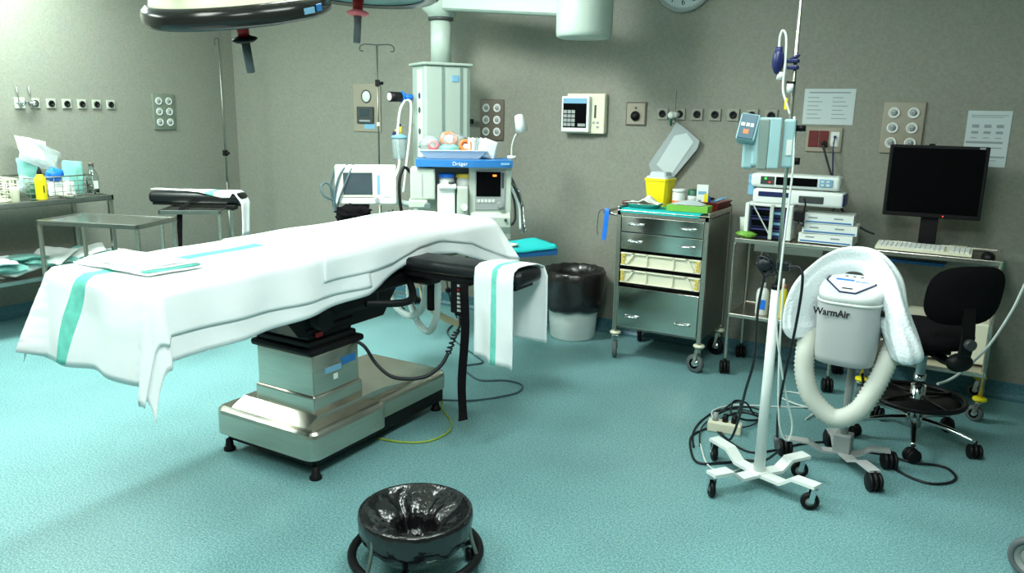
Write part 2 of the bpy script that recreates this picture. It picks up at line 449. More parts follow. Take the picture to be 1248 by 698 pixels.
# plinth: low near block and narrower far block, bevelled top
def plinth():
    mb = MB()
    def slab(x0, x1, y0, y1, z0, z1, c, ins=0.03):
        # rounded rectangle outline, sloped shoulder
        def outline(dx, z):
            pts = []
            for (cx, cy, a0) in ((x1 - c, y1 - c, 0), (x0 + c, y1 - c, 90), (x0 + c, y0 + c, 180), (x1 - c, y0 + c, 270)):
                for k in range(7):
                    a = radians(a0 + 15 * k)
                    pts.append(Vector((cx + (c - dx) * cos(a), cy + (c - dx) * sin(a), z)))
            return pts
        mb.ring_tube([outline(0, z0), outline(0, z1 - .03), outline(.004, z1 - .014), outline(.014, z1 - .003), outline(ins, z1)], True, 0, False, False)
    slab(-2.95, -2.31, 2.25, 2.76, .095, .225, .05)
    slab(-2.9, -2.34, 2.68, 3.3, .125, .225, .05)
    # sloped shoulder between block and column
    mb.prism([(2.28, .222), (2.36, .262), (2.80, .262), (3.1, .222)], 'x', -2.86, -2.38)
    # diagonal flare on the side
    return mb
P('plinth', OT(plinth()), 'steel', ot, 'stainless steel plinth')
mb = MB().b2(-2.91, -2.35, 2.29, 3.27, .05, .13, .01)
P('plinth_skirt', OT(mb), 'black', ot, 'black rubber skirt')
for x, y in ((-2.9, 2.29), (-2.34, 2.29), (-2.86, 3.24), (-2.38, 3.24)):
    mb = MB().lathe([(.008, .06), (.016, .055), (.02, .02), (.028, .012), (.028, 0), (.004, 0)], 18, (x, y, 0), caps=True)
    P('foot', OT(mb), 'black', ot)
mb = MB()
mb.b2(-2.775, -2.42, 2.375, 2.68, .25, .53, .012, seg=3)
P('column', OT(mb), 'steel', ot, 'stainless steel column cover')
mb = MB(); mb.b2(-2.785, -2.41, 2.365, 2.69, .225, .34, .012, seg=3)
P('column_skirt', OT(mb), 'steel', ot)
mb = MB().b2(-2.405, -2.4095, 2.47, 2.56, .5, .525); 
P('type_plate', OT(MB().b2(-2.42, -2.4165, 2.56, 2.65, .44, .475)), 'blue', ot, 'small blue plate')
P('type_plate', OT(MB().b2(-2.42, -2.4165, 2.45, 2.555, .425, .45)), 'lblue', ot)
P('type_plate', OT(MB().b2(-2.42, -2.4165, 2.505, 2.53, .385, .41)), 'white', ot)
mb = MB().b2(-2.795, -2.405, 2.355, 2.71, .525, .56, .015)
P('column_collar', OT(mb), 'black', ot)
mb = MB()   # bellows, stepped
for k in range(5):
    q = .012 * (k % 2)
    mb.b2(-2.775 + q + .006 * k, -2.43 - q - .006 * k, 2.375 + q, 2.68 - q, .555 + .03 * k, .588 + .03 * k, .01)
P('bellows', OT(mb), 'black', ot)
mb = MB()
mb.prism([(2.33, .62), (2.42, .60), (2.9, .60), (3.0, .72), (3.0, .86), (2.2, .86), (2.2, .78)], 'x', -2.76, -2.45)
mb.b2(-2.80, -2.42, 2.5, 2.85, .66, .8, .03)
mb.cyl((-2.82, 2.45, .68), (-2.4, 2.45, .68), .05)
P('tilt_mechanism', OT(mb), 'black', ot)
mb = MB().b2(-2.445, -2.43, 2.42, 2.46, .60, .625, .005); P('lock_lever', OT(mb), 'red', ot, 'small red lever')
mb = MB()
mb.b2(XA + .03, XA + .07, YN + .05, YFAR - .05, .84, .88, .006).b2(XB_ - .07, XB_ - .03, YN + .05, YFAR - .05, .84, .88, .006)
for y in (1.75, 2.3, 2.85, 3.3, 3.6): mb.b2(XA + .05, XB_ - .05, y - .03, y + .03, .845, .88)
mb.b2(XA + .03, XB_ - .03, YN + .04, YFAR - .04, .875, .895)
P('tabletop_frame', OT(mb), 'black', ot)
for s_, x in ((-1, XA - .01), (1, XB_ + .01)):
    mb = MB().b2(x - .005, x + .005, YN + .3, YFAR - .3, .85, .88, .002)
    P('side_rail', OT(mb), 'steel_dark', ot)
for y0, y1 in ((YN, 2.24), (2.255, 3.1), (3.115, YFAR)):
    P('mattress', OT(MB().b2(XA, XB_, y0, y1, .895, ZT - .012, .025, seg=4)), 'blackv', ot)
# arm board reaching to the right with its bracket
P('arm_board', OT(MB().b2(-2.34, -1.66, 2.9, 3.1, .84, .905, .025, seg=4)), 'blackv', ot, 'black padded arm board reaching to the right')
mb = MB().b2(-2.33, -1.7, 2.92, 3.08, .815, .842, .004).b2(-2.36, -2.2, 2.95, 3.05, .77, .82, .01)
mb.tube([(-2.36, 2.98, .80), (-2.2, 2.8, .73), (-2.3, 2.6, .74)], .018)
P('arm_board_bracket', OT(mb), 'black', ot)
mb = MB().b2(-2.45, -2.33, 2.6, 3.25, .76, .83, .015)
P('side_clamp', OT(mb), 'black', ot)
# velcro strap hanging from the arm board
mb = MB().strap([(-1.965, 2.99, .815), (-1.965, 2.92, .812), (-1.965, 2.90, .80), (-1.955, 2.895, .6), (-1.97, 2.89, .35), (-1.96, 2.885, .2), (-1.945, 2.865, .165)], .046, .004, (1, 0, 0), 6)
P('strap', OT(mb), 'blackf', ot, 'long black strap hanging below the arm board')
mb = MB().strap([(-2.225, 3.0, .83), (-2.22, 2.985, .74), (-2.22, 2.985, .64)], .03, .02, (1, 0, 0), 3)
P('strap', OT(mb), 'blackf', ot)

# ---- drapes over the table
def drape_fn(over_r, over_l, over_n, over_f, zoff, seed, x0=XA, x1=XB_, y0=YN, y1=YFAR, hem=None, flare=.10, wr=.012, crn=1.0, lean=0.0):
    W_, L_ = x1 - x0, y1 - y0
    def f(u, v):
        yy0 = y0 + L_ * min(max((v * (L_ + over_n + over_f) - over_n) / L_, 0), 1)
        orr = over_r * (hem(yy0) if hem else 1)
        s = -over_l + u * (W_ + over_l + orr); t = -over_n + v * (L_ + over_n + over_f)
        s += lean * min(0, t)
        x = min(max(s, 0), W_); y = min(max(t, 0), L_)
        a = s - x; b = t - y
        d = hypot(a, b) * (crn if (a and b) else 1)
        px_, py_, pz = x0 + x, y0 + y, ZT + zoff
        # same relief for every layer, so that the layers nest
        q = (.005 * nz(px_ * 4, py_ * 4, 1) + .003 * nz(px_ * 11, py_ * 3, 6) + .04 * math.exp(-(((py_ - 3.38) / .24) ** 2)) * (.5 + .5 * cos(pi * max(-1, min(1, (px_ + 2.68) / .33))))) * (1 if d == 0 else max(0, 1 - d / .05))
        pz += q
        if d > 0:
            dx, dy = a / max(1e-6, abs(a) + abs(b)), b / max(1e-6, abs(a) + abs(b))
            rr = .016
            e = min(d / .03, 1)
            k = min(1, d / .15)
            wave = (wr * sin((px_ if abs(b) > abs(a) else py_) * 17 + 1) + .012 * nz(px_ * 5, py_ * 5, 1)) * k
            if b < 0 and abs(b) > abs(a): wave = (.017 * sin(px_ * 15 + .6 + 2.5 * nz(px_ * 3, 2)) + .018 * nz(px_ * 6, pz * 2, 3)) * k
            out = rr * sin(e * pi / 2) + zoff * e + flare * max(0, d - .03) + wave
            if a and b: out += (.25 if a < 0 else (.05 if b < 0 else .3)) * d
            if a > 0 and py_ > 3.2: out += .35 * min(1, (py_ - 3.2) / .5) * max(0, d - .02)
            down = d - .3 * rr
            if a and b and a < 0: down *= .72
            px_ += dx * out; py_ += dy * out; pz -= max(0, down) * .99 + rr * (1 - cos(e * pi / 2)) * .2
            px_ += .008 * nz(py_ * 4, pz * 5, 1) * k; py_ += .008 * nz(px_ * 4, pz * 5, 4) * k
        return (px_, py_, pz)
    return f
def lerp_tab(tab):
    def f(y):
        if y <= tab[0][0]: return tab[0][1]
        for (a, b), (c, d) in zip(tab, tab[1:]):
            if y <= c: return b + (d - b) * (y - a) / (c - a)
        return tab[-1][1]
    return f
mb = MB()
hemA = lerp_tab([(1.58, 1.0), (1.9, 1.0), (2.3, .94), (2.6, .86), (2.75, .68), (2.9, .5), (3.05, .42), (3.3, .5), (3.5, .75), (3.72, 1.05)])
mb.grid(drape_fn(.255, .3, .34, .2, .012, 1, hem=hemA, wr=.01, crn=1.1), 56, 130)
d1 = one('table_drape', mb, 'cloth', 'large white surgical drape hanging lowest over the operating table', 'drape', group=None)
solid(d1, .002, 0)
mb = MB()
W_ = XB_ - XA
def stripe_fn(u, v):
    return 1 if 16 <= u * 60 < 20.9 else 0
hemB = lerp_tab([(1.58, 1.0), (2.0, 1.05), (2.3, 1.1)])
mb.grid(drape_fn(.17, .02, .335, .0, .0165, 4, y1=2.62, hem=hemB, wr=.01, flare=.11, crn=1.2, lean=.28), 60, 70, mfn=stripe_fn)
d2 = one('table_drape', mb, ['cloth', 'stripe'], 'white drape with a green stripe hanging over the near end of the operating table', 'drape')
solid(d2, .002, 0)
mb = MB()
hemC = lerp_tab([(2.3, 1.0), (2.8, .9), (3.0, .5), (3.2, .45), (3.45, .8), (3.72, 1.7)])
def stripe3(u, v):
    s = XA - .03 + u * (W_ + .16); t = 2.35 + v * (1.37 + .16)
    return 1 if (-2.87 < s - .28 * 0 < -2.80 and 3.2 < t < 3.62) else 0
mb.grid(drape_fn(.13, .03, .0, .16, .021, 9, y0=2.35, hem=hemC, wr=.01), 54, 64, mfn=stripe3)
d3 = one('table_drape', mb, ['cloth', 'stripe'], 'white drape covering the far end of the operating table nearest the anaesthesia machine', 'drape')
solid(d3, .002, 0)
# folded sheet on the near end
mb = MB()
for k in range(4):
    z = 1.012 + .0065 * k; q = .012 * k
    pts = [(-2.90 + q, 1.64 + q), (-2.46 - q * 1.4, 1.65 + q * .4), (-2.45 - q * .7, 1.88 - q), (-2.93 + q * .5, 1.89 - q)]
    cx = sum(p[0] for p in pts) / 4; cy = sum(p[1] for p in pts) / 4
    def g(u, v, pts=pts, z=z, k=k):
        a = Vector(pts[0]).lerp(Vector(pts[1]), u); b = Vector(pts[3]).lerp(Vector(pts[2]), u); p = a.lerp(b, v)
        return (p.x + .006 * nz(p.y * 12, k), p.y + .008 * nz(p.x * 9, k), z + .003 * nz(p.x * 9, p.y * 9, k))
    def mf(u, v, k=k): return 1 if (k == 1 and u > .95) else 0
    mb.grid(g, 16, 10, mfn=mf)
solid(one('folded_sheet', mb, ['cloth', 'stripe'], 'flat folded white sheet lying on the near end of the operating table', 'sheet'), .005)

# towel over the arm board
mb = MB()
def tw(u, v):
    # u along x, v around: front hang -> over -> back hang
    x = -1.90 + u * .205 + .012 * (v < .3) * 0
    path = [(2.872, .475), (2.878, .60), (2.882, .75), (2.886, .86), (2.895, .905), (2.93, .918), (3.0, .921), (3.07, .918), (3.108, .903), (3.115, .86), (3.118, .75), (3.12, .62), (3.122, .535)]
    k = v * (len(path) - 1); i = min(int(k), len(path) - 2); t = k - i
    y = path[i][0] * (1 - t) + path[i + 1][0] * t; z = path[i][1] * (1 - t) + path[i + 1][1] * t
    if v < .3:
        w = (1 - v / .3)
        z += w * .05 * (.5 - u) * .6 ; x += .01 * w
        y += .008 * sin(u * 9) * w
        if u < .4: z += .01 * w
    if v > .75: x += .04 * (v - .75) / .25 * 0 + .05; 
    elif v > .45: x += .05 * (v - .45) / .3
    return (x, y + .004 * nz(x * 20, z * 9), z)
mb.grid(tw, 22, 60, mfn=lambda u, v: 1 if (.44 < u < .58 and v < .6) else 0)
solid(one('striped_towel', mb, ['cloth', 'stripe'], 'white towel with a green stripe folded over the black arm board', 'towel'), .004)

# handset clipped below the arm board with coiled cord
t = thing('remote_handset', 'black keypad handset hanging beneath the arm board of the operating table', 'remote control', (-2.025, 2.95, .66))
P('housing', MB().b2(-.045, .045, -.014, .014, 0, .165, .008).b2(-.02, .02, -.008, .008, -.012, .004, .003), 'black', t)
mb = MB()
for r in range(7):
    for c in range(3): mb.b2(-.002 + c * .014 - .001, .009 + c * .014 - .001, -.0165, -.013, .012 + r * .02, .024 + r * .02, .001, m=1 if r == 5 else 0)
P('keypad', mb, ['sock', 'red'], t)
mb = MB().tube([(-2.42, 2.66, .53), (-2.38, 2.68, .50), (-2.33, 2.7, .42), (-2.24, 2.72, .365), (-2.12, 2.78, .37), (-2.06, 2.84, .42), (-2.04, 2.88, .48)], .009, 8)
cx = [Vector((-2.04, 2.88, .48)), Vector((-2.02, 2.90, .56)), Vector((-2.02, 2.945, .60)), Vector((-2.025, 2.95, .648))]
pts = catmull(cx, 14); hel = []
for i, p in enumerate(pts): hel.append(p + Vector((.013 * cos(i * 1.9), .013 * sin(i * 1.9), 0)) * (1 if i < len(pts) * .5 else .1))
mb.tube(hel, .005, 6, 3)
one('coiled_cord', mb, 'cable', 'thick black cord looping from the table column up to the keypad handset', 'cord')

# corrugated breathing tubes below the arm board
mb = MB()
def rib(pts, r, seg=10, n=14, amp=.12):
    P_ = catmull(pts, n); K = len(P_)
    mb.sweep(P_, lambda i, t: [((r * (1 + amp * (i % 2))) * cos(2 * pi * k / seg), (r * (1 + amp * (i % 2))) * sin(2 * pi * k / seg)) for k in range(seg)], interp=False)
rib([(-3.0, 3.6, .66), (-2.97, 3.57, .55), (-2.87, 3.51, .46), (-2.73, 3.46, .43), (-2.62, 3.43, .49), (-2.56, 3.40, .62), (-2.51, 3.37, .84)], .019)
rib([(-2.84, 3.62, .66), (-2.82, 3.58, .52), (-2.72, 3.52, .39), (-2.60, 3.47, .355), (-2.52, 3.43, .44), (-2.48, 3.4, .6), (-2.46, 3.36, .84)], .019)
one('breathing_tubes', mb, 'tubew', 'pair of pale corrugated breathing tubes looping below the arm board', 'tubing')
mb = MB().strap([(-2.86, 3.75, .62), (-2.82, 3.7, .5), (-2.7, 3.66, .42), (-2.5, 3.64, .38), (-2.42, 3.6, .48), (-2.39, 3.55, .8)], .04, .012, (0, 0, 1), 8)
one('beige_band', mb, 'beige', 'beige rubber band hanging behind the breathing tubes', 'strap')
mb = MB().tube([(-2.83, 3.85, .72), (-2.6, 3.9, .66), (-2.42, 3.8, .7)], .006).tube([(-2.62, 3.9, .66), (-2.63, 3.9, .4), (-2.615, 3.9, .24)], .004)
mb.sphere((-2.75, 3.88, .5), .02).tube([(-2.75, 3.88, .5), (-2.72, 3.88, .4), (-2.68, 3.88, .33)], .004)
mb.tube([(-2.75, 3.88, .5), (-2.755, 3.86, .6), (-2.78, 3.85, .7)], .004)
one('sensor_leads', mb, 'cable', 'thin black sensor leads dangling behind the breathing tubes', 'cable')

# ================================================================== PENDANT WITH ARM
A36 = radians(36)
A58 = radians(57)
pd = thing('ceiling_pendant', 'pale green ceiling supply pendant with horizontal arm behind the anaesthesia machine', 'pendant', (-3.42, 4.74, 0), A58)
# local frame: x right, -y toward the camera
mb = MB()
mb.b2(-.17, .17, -.13, .15, .72, 1.91, .012)
P('media_column', mb, 'pend', pd)
mb = MB()
for x in (-.035, .105): mb.b2(x - .011, x + .011, -.134, -.128, .9, 1.90)
mb.b2(.15, .172, -.131, -.06, .9, 1.90)
P('column_groove', mb, 'pend2', pd)
mb = MB().b2(.03, .085, -.136, -.129, 1.80, 1.845, .003); P('badge', mb, 'lblue', pd, 'small blue-grey badge')
mb = MB().b2(-.19, .19, -.15, .17, 1.91, 1.93, .008); P('column_cap', mb, 'pend', pd)
mb = MB().cyl((0, 0, 1.92), (0, 0, 2.235), .075, seg=28); P('neck', mb, 'pend', pd)
mb = MB().cyl((0, 0, 2.225), (0, 0, 2.245), .09, seg=28); P('neck_ring', mb, 'dgrey', pd)
mb = MB().lathe([(.004, 2.24), (.088, 2.24), (.10, 2.27), (.135, 2.30), (.14, 2.46), (.10, 2.5), (.004, 2.5)], 28, caps=True); P('knuckle', mb, 'pend', pd)
R36i = Matrix.Rotation(-A58, 4, 'Z')
def PW(x, y, z): return R36i @ Vector((x + 3.42, y - 4.74, z))
mb = MB(); a = PW(-3.42, 4.74, 2.36); b = PW(-2.2, 4.5, 2.235)
mb.sweep([a, b], lambda i, t: [(sx_ * (.065 - .0 * t) , sy_ * (.085)) for sx_, sy_ in ((-1, -.8), (-.8, -1), (.8, -1), (1, -.8), (1, .8), (.8, 1), (-.8, 1), (-1, .8))], 1, False, 0, (0, 0, 1), False, True, False)
P('arm', mb, 'pend', pd)
c = PW(-2.17, 4.5, 0)
mb = MB().lathe([(.004, 2.045), (.15, 2.045), (.168, 2.055), (.172, 2.08), (.172, CEIL), (.004, CEIL)], 32, (c.x, c.y, 0), caps=True)
P('ceiling_tube', mb, 'pend', pd, 'wide ceiling tube of the pendant')
for k, z in enumerate((1.70, 1.60, 1.45, 1.33, 1.21)):
    P('gas_outlet', MB().cyl((-.176, -.02, z), (-.168, -.02, z), .022, seg=18), 'dgrey', pd)
P('panel_strip', MB().b2(-.173, -.169, -.06, .03, 1.15, 1.88), 'white', pd)

# regulator plugged in the side of the pendant
t = thing('gas_regulator', 'blue gas regulator with a black gauge on the side of the pendant', 'regulator', (-3.615, 4.62, 1.69), A36)
mb = MB().cyl((.015, .04, 0), (-.05, .02, 0), .022).sphere((-.055, .0, 0), .035, sc=(.8, 1, 1.2)); P('valve_body', mb, 'bblue', t)
mb = MB().cyl((-.065, -.02, 0), (-.14, -.07, 0), .034, .036); P('gauge', mb, 'black', t)
mb = MB().cyl((-.1405, -.0705, 0), (-.144, -.073, 0), .028); P('gauge_face', mb, 'sock', t)
mb = MB().tube([(-.03, -.02, -.02), (-.07, -.05, -.1), (-.09, -.06, -.3), (-.08, -.08, -.48), (-.13, -.18, -.62)], .009)
mb.tube([(-.02, -.02, -.02), (.01, -.05, -.05), (.0, -.07, -.25), (-.03, -.09, -.5), (-.05, -.12, -.68)], .008)
P('hose', mb, 'tubew', t)
t = thing('suction_jar', 'clear suction jar with yellow and blue fittings hanging beside the pendant', 'suction jar', (-3.66, 4.55, 1.24), A36)
P('jar', MB().lathe([(.004, 0), (.045, 0), (.052, .01), (.056, .15), (.052, .155), (.048, .15), (.044, .015), (.004, .012)], 24), 'film', t)
P('lid', MB().lathe([(.004, .155), (.058, .155), (.058, .17), (.03, .185), (.004, .19)], 24), 'lblue', t)
P('valve', MB().cyl((0, 0, .18), (0, 0, .24), .018).cyl((0, 0, .21), (-.03, -.01, .21), .01), 'yel2', t)
P('knob', MB().sphere((-.035, -.01, .19), .016).cyl((0, 0, .24), (0, 0, .26), .014), 'dblue', t)
P('bracket', MB().tube([(0, .0, .25), (.05, .03, .25), (.1, .06, .25)], .006), 'steel', t)

# ================================================================== ANAESTHESIA MACHINE
am = thing('anaesthesia_machine', 'pale green anaesthesia machine with blue top shelf and dark screen, mounted on the pendant', 'anaesthesia machine', (-2.97, 4.37, 0), A36)
mb = MB()
mb.b2(-.31, .31, -.23, .12, 1.245, 1.252, 0)
mb.sweep([(-.31, -.2, 1.268), (-.15, -.235, 1.268), (.05, -.25, 1.268), (.31, -.22, 1.268)], lambda i, t: [(-.022, -.01), (-.022, .01), (.022, .01), (.022, -.01)], 6, False, 0, (0, 0, 1), True, True, False)
mb.b2(-.31, .31, -.21, .12, 1.25, 1.288, .004)
P('top_shelf', mb, 'blue', am, 'blue top shelf')
text('Dräger', .034, front(-.03, -.262, 1.268), 'white', am)
P('shelf_mark', MB().b2(.23, .29, -.2405, -.236, 1.262, 1.276), 'lblue', am)
mb = MB()
mb.b2(.03, .31, -.19, .12, .80, 1.25, .008)
P('monitor_housing', mb, 'offwhite', am)
P('screen_surround', MB().b2(.07, .27, -.196, -.188, .965, 1.225, .004), 'grey', am)
P('screen', MB().b2(.078, .238, -.2, -.194, 1.055, 1.215, .002), 'screen', am, 'dark screen with an orange readout')
P('readout', MB().b2(.185, .21, -.2015, -.1995, 1.185, 1.197), 'ledo', am)
P('soft_keys', MB().b2(.243, .258, -.2, -.195, 1.11, 1.21, .002), 'dgrey', am)
P('control_knob', MB().cyl((.235, -.196, 1.0), (.235, -.225, 1.0), .021, .018), 'grey', am)
mb = MB()
for k in range(5): mb.b2(.085 + k * .024, .103 + k * .024, -.2, -.195, 1.015, 1.035, .001)
P('key_row', mb, 'sock', am)
mb = MB()
mb.prism([(-.19, .80), (-.24, .86), (-.24, .92), (-.19, .95)], 'x', .04, .30)
P('lower_panel', mb, 'offwhite', am)
P('port', MB().cyl((.27, -.238, .905), (.27, -.252, .905), .01), 'dgrey', am)
mb = MB().b2(-.31, .03, -.02, .12, .78, 1.25, .006)
P('rear_panel', mb, 'offwhite', am)
mb = MB().b2(-.35, -.19, -.21, -.02, 1.03, 1.235, .012).b2(-.36, -.24, -.235, -.05, .98, 1.03, .008)
P('breathing_unit', mb, 'offwhite', am)
P('vent_slot', MB().b2(-.275, -.27, -.214, -.209, 1.05, 1.2), 'grey', am)
mb = MB().cyl((-.24, -.24, 1.0), (-.24, -.27, 1.0), .02).cyl((-.21, -.25, .96), (-.20, -.27, .93), .016)
P('pipe_fitting', mb, 'chrome', am)
mb = MB().b2(-.175, -.06, -.23, -.04, .82, 1.13, .01).b2(-.17, -.05, -.25, -.1, 1.10, 1.135, .015)
P('vaporizer_block', mb, 'white', am)
mb = MB().b2(-.05, .025, -.23, -.04, .82, 1.12, .01)
P('absorber_block', mb, 'offwhite', am)
P('valve_knob', MB().cyl((.0, -.23, .985), (.0, -.26, .985), .024, .02), 'white', am)
P('valve_knob', MB().cyl((-.085, -.22, 1.137), (-.085, -.22, 1.15), .02, .018), 'dgrey', am)
for x, m_, nm in ((-.115, 'bblue', 'bottle_cap'), (.0, 'yel2', 'bottle_cap')):
    P('vapor_bottle', MB().lathe([(.004, 1.10), (.05, 1.10), (.052, 1.15), (.045, 1.172), (.004, 1.174)], 24, (x, -.13, 0)), 'glass' if 0 else 'sock', am)
    P('bottle_cap', MB().lathe([(.004, 1.172), (.052, 1.172), (.054, 1.18), (.052, 1.195), (.004, 1.197)], 24, (x, -.13, 0)), m_, am)
P('hose_arm', MB().tube([(.33, .0, 1.12), (.37, -.05, 1.08), (.40, -.06, .98), (.41, -.1, .86), (.42, -.14, .82)], .008).tube([(.31, .02, 1.14), (.36, -.02, 1.04), (.38, -.08, .95), (.40, -.1, .80)], .012), 'chrome', am)
P('side_hose', MB().tube([(.31, .05, 1.18), (.35, .0, 1.10), (.39, -.04, 1.0), (.395, -.06, .9)], .013).tube([(.31, .0, 1.10), (.34, -.05, 1.02), (.35, -.07, .9), (.33, -.05, .85), (.31, .0, .86)], .008), 'rubberg', am)
P('side_hose', MB().tube([(.31, -.1, 1.12), (.345, -.12, 1.04), (.37, -.12, .97), (.38, -.14, .83)], .009), 'tubew', am)
mb = MB().b2(-.2, .12, .12, .22, .85, 1.1, .01).b2(-.15, .1, .2, .36, .92, 1.0, .01)
P('pendant_bracket', mb, 'pend', am)
P('base_tray', MB().b2(-.36, .31, -.2, .12, .77, .81, .006), 'offwhite', am)
P('mains_hose', MB().tube([(-.35, .05, 1.18), (-.40, .03, 1.22), (-.43, .0, 1.12), (-.42, -.02, .95), (-.38, -.02, .84)], .011), 'black', am)

# writing tray (blue) with a teal cloth
a55 = radians(57)
t = thing('pull_out_tray', 'blue pull-out tray table at the right foot of the anaesthesia machine', 'tray', (-2.44, 4.09, .735), a55)
P('tray_board', MB().b2(-.27, .27, -.15, .15, 0, .04, .006), 'blue', t)
P('tray_arm', MB().b2(-.12, .12, .1, .3, -.03, 0, .004), 'pend', t)
mb = MB().grid(lambda u, v: (-.26 + u * .52, -.165 + v * .30, .052 + .004 * nz(u * 5, v * 5) - (.018 * max(0, .1 - v) / .1) + (.012 * max(0, u - .6) / .4)), 24, 14)
solid(one('teal_cloth', mb, 'teal', 'teal cloth spread on the blue pull-out tray', 'cloth', (-2.44, 4.09, .735), a55), .004)
mb = MB().sphere((0, 0, .02), .04, 14, 0, (1.2, 1, .55), .5, 10, 3)
one('crumpled_wrapper', mb, 'orange', 'crumpled orange wrapper on the teal cloth by the anaesthesia machine', 'wrapper', (-2.56, 4.14, .80))
mb = MB().sphere((0, 0, .012), .06, 14, 0, (1.3, 1, .18), .5, 10, 5)
one('tissue', mb, 'white', 'small white tissue lying on the teal cloth of the tray', 'tissue', (-2.42, 4.04, .79))
mb = MB().sphere((0, 0, .012), .06, 14, 0, (1.2, .9, .3), .5, 10, 6)
one('clear_pouch', mb, 'dgreen', 'dark green pouch beside the orange wrapper on the tray', 'pouch', (-2.53, 4.03, .79))

# white tray with packed masks on the machine
t = thing('instrument_tray', 'white plastic tray standing on the blue shelf of the anaesthesia machine', 'tray', (-3.03, 4.33, 1.29), A36)
mb = MB()
def bowl(w0, d0, w1, d1, h, th=.006):
    return [[Vector((sx_ * w / 2, sy_ * d / 2, z)) for sx_, sy_ in ((-1, -1), (1, -1), (1, 1), (-1, 1))] for w, d, z in ((w0, d0, 0), (w1, d1, h), (w1 + .012, d1 + .012, h), (w1 + .012, d1 + .012, h - .006), (w1 + .002, d1 + .002, h - .006), (w0 + .004, d0 + .004, -.0))][::1]
rr = bowl(.34, .17, .44, .23, .058)
mb.ring_tube(rr, False, 0, False, False); mb.b2(-.17, .17, -.085, .085, .0, .005)
P('tray_body', mb, 'sock', t)
packs = [('mask_bag', 'film', 'crumpled clear bag', (-.17, -.02, .095), .07, (1, .8, .75), 1),
         ('mask_bag', 'film', 'clear bag around a coral pink mask', (-.03, .0, .12), .075, (1.25, .9, .8), 2)]
def tray_item(nm, mt, lb, cat, lc, r, sc, seed, fr=9, amp=.35):
    w = Matrix.Translation((-3.03, 4.33, 1.29)) @ Matrix.Rotation(A36, 4, 'Z') @ Vector(lc)
    return one(nm, MB().sphere((0, 0, 0), r, 20, 0, sc, amp, fr, seed), mt, lb, cat, w, A36)
tray_item('mask_bag', 'film', 'clear crumpled film bag at the left end of the white tray', 'bag', (-.15, -.01, .09), .06, (1.1, .9, .9), 1)
tray_item('mask_bag', 'film', 'clear film bag around the larger coral pink mask', 'bag', (-.01, .0, .115), .072, (1.3, .9, .75), 2)
tray_item('folded_pack', 'filmg', 'teal packed cloth in the middle of the white tray', 'pack', (-.02, -.06, .062), .05, (1.4, .7, .6), 7)
def mask(lc, rx, m_, lb, r=.045, tr=.012, ry=0):
    w = Matrix.Translation((-3.03, 4.33, 1.29)) @ Matrix.Rotation(A36, 4, 'Z') @ Vector(lc)
    o = one('breathing_mask', MB().tube([(r * cos(a), 0, r * .85 * sin(a)) for a in [2 * pi * k / 12 for k in range(12)]], tr, 10, 3, True).sphere((0, .01, 0), r * .75, 14, 1, (1, .3, .8)), [m_, 'sock'], lb, 'mask', w, A36)
    o.rotation_euler = (rx, ry, A36); return o
mask((-.025, -.03, .125), -.3, 'orange', 'coral ring mask inside the clear film bag on the white tray', .047, .012)
mask((.085, -.07, .085), -.2, 'orange', 'orange oval mask standing at the right in the white tray', .036, .012, .3)
mask((-.13, -.05, .085), -.4, 'pink', 'pale pink mask at the left end of the white tray', .03, .009)
for k in range(5):
    lc = (.135 + .027 * k, -.045 + .006 * (k % 2), .07 - .002 * k)
    w = Matrix.Translation((-3.03, 4.33, 1.29)) @ Matrix.Rotation(A36, 4, 'Z') @ Vector(lc)
    o = one('sterile_pouch', MB().grid(lambda u, v: ((u - .5) * .11, .004 * nz(u * 6, v * 6, k), (v - .5) * .125), 6, 6), 'white' if k != 2 else 'film', ['leftmost white sterile pouch standing in the white tray', 'second white sterile pouch from the left in the white tray', 'middle clear sterile pouch of the five in the white tray', 'fourth sterile pouch from the left in the white tray', 'rightmost white sterile pouch leaning over the tray end'][k], 'pouch', w, 0, 'sterile pouches in the white tray')
    o.rotation_euler = (-.15, .12 + .05 * k, A36 + .9 - .12 * k); solid(o, .006)
# gooseneck reading lamp
t = thing('gooseneck_lamp', 'white gooseneck spot lamp rising at the right corner of the blue shelf', 'lamp', (-2.70, 4.55, 1.29), A36)
P('lamp_base', MB().cyl((0, 0, 0), (0, 0, .02), .03), 'white', t)
P('gooseneck', MB().tube([(0, 0, .01), (.0, 0, .08), (.02, -.005, .15), (.05, -.01, .19)], .006), 'offwhite', t)
mb = MB().lathe([(.01, .07), (.026, .065), (.032, .04), (.044, -.045), (.040, -.045), (.03, .03), (.004, .04)], 24)
Q = Matrix.Translation((.055, -.015, .225)) @ Matrix.Rotation(-.25, 4, 'Y')
P('lamp_shade', mb.xf(Q), 'white', t)
P('bulb', MB().sphere((0, 0, -.02), .026, 14).xf(Q), 'grey', t)

# patient monitor on its arm
t = thing('patient_monitor', 'white patient monitor with grey screen to the left of the anaesthesia machine', 'monitor', (-3.57, 4.07, .965), radians(40))
mb = MB().b2(-.205, .205, -.03, .05, 0, .265, .01)
P('housing', mb, 'white', t)
P('bezel', MB().b2(-.165, .06, -.036, -.028, .05, .232, .003), 'cream', t)
P('screen', MB().b2(-.15, .045, -.0385, -.034, .066, .216, .002), 'screen2', t)
P('key_strip', MB().b2(.075, .095, -.034, -.029, .07, .2, .002), 'lblue', t)
P('key_strip', MB().b2(.115, .17, -.034, -.029, .05, .22, .002), 'sock', t)
P('dial', MB().cyl((.075, -.03, .03), (.075, -.055, .03), .016), 'grey', t)
P('support_arm', MB().b2(-.03, .03, .05, .12, .08, .16, .01).tube([(0, .1, .12), (.15, .16, .02), (.32, .1, -.02), (.45, .02, -.03)], .02), 'pend', t)
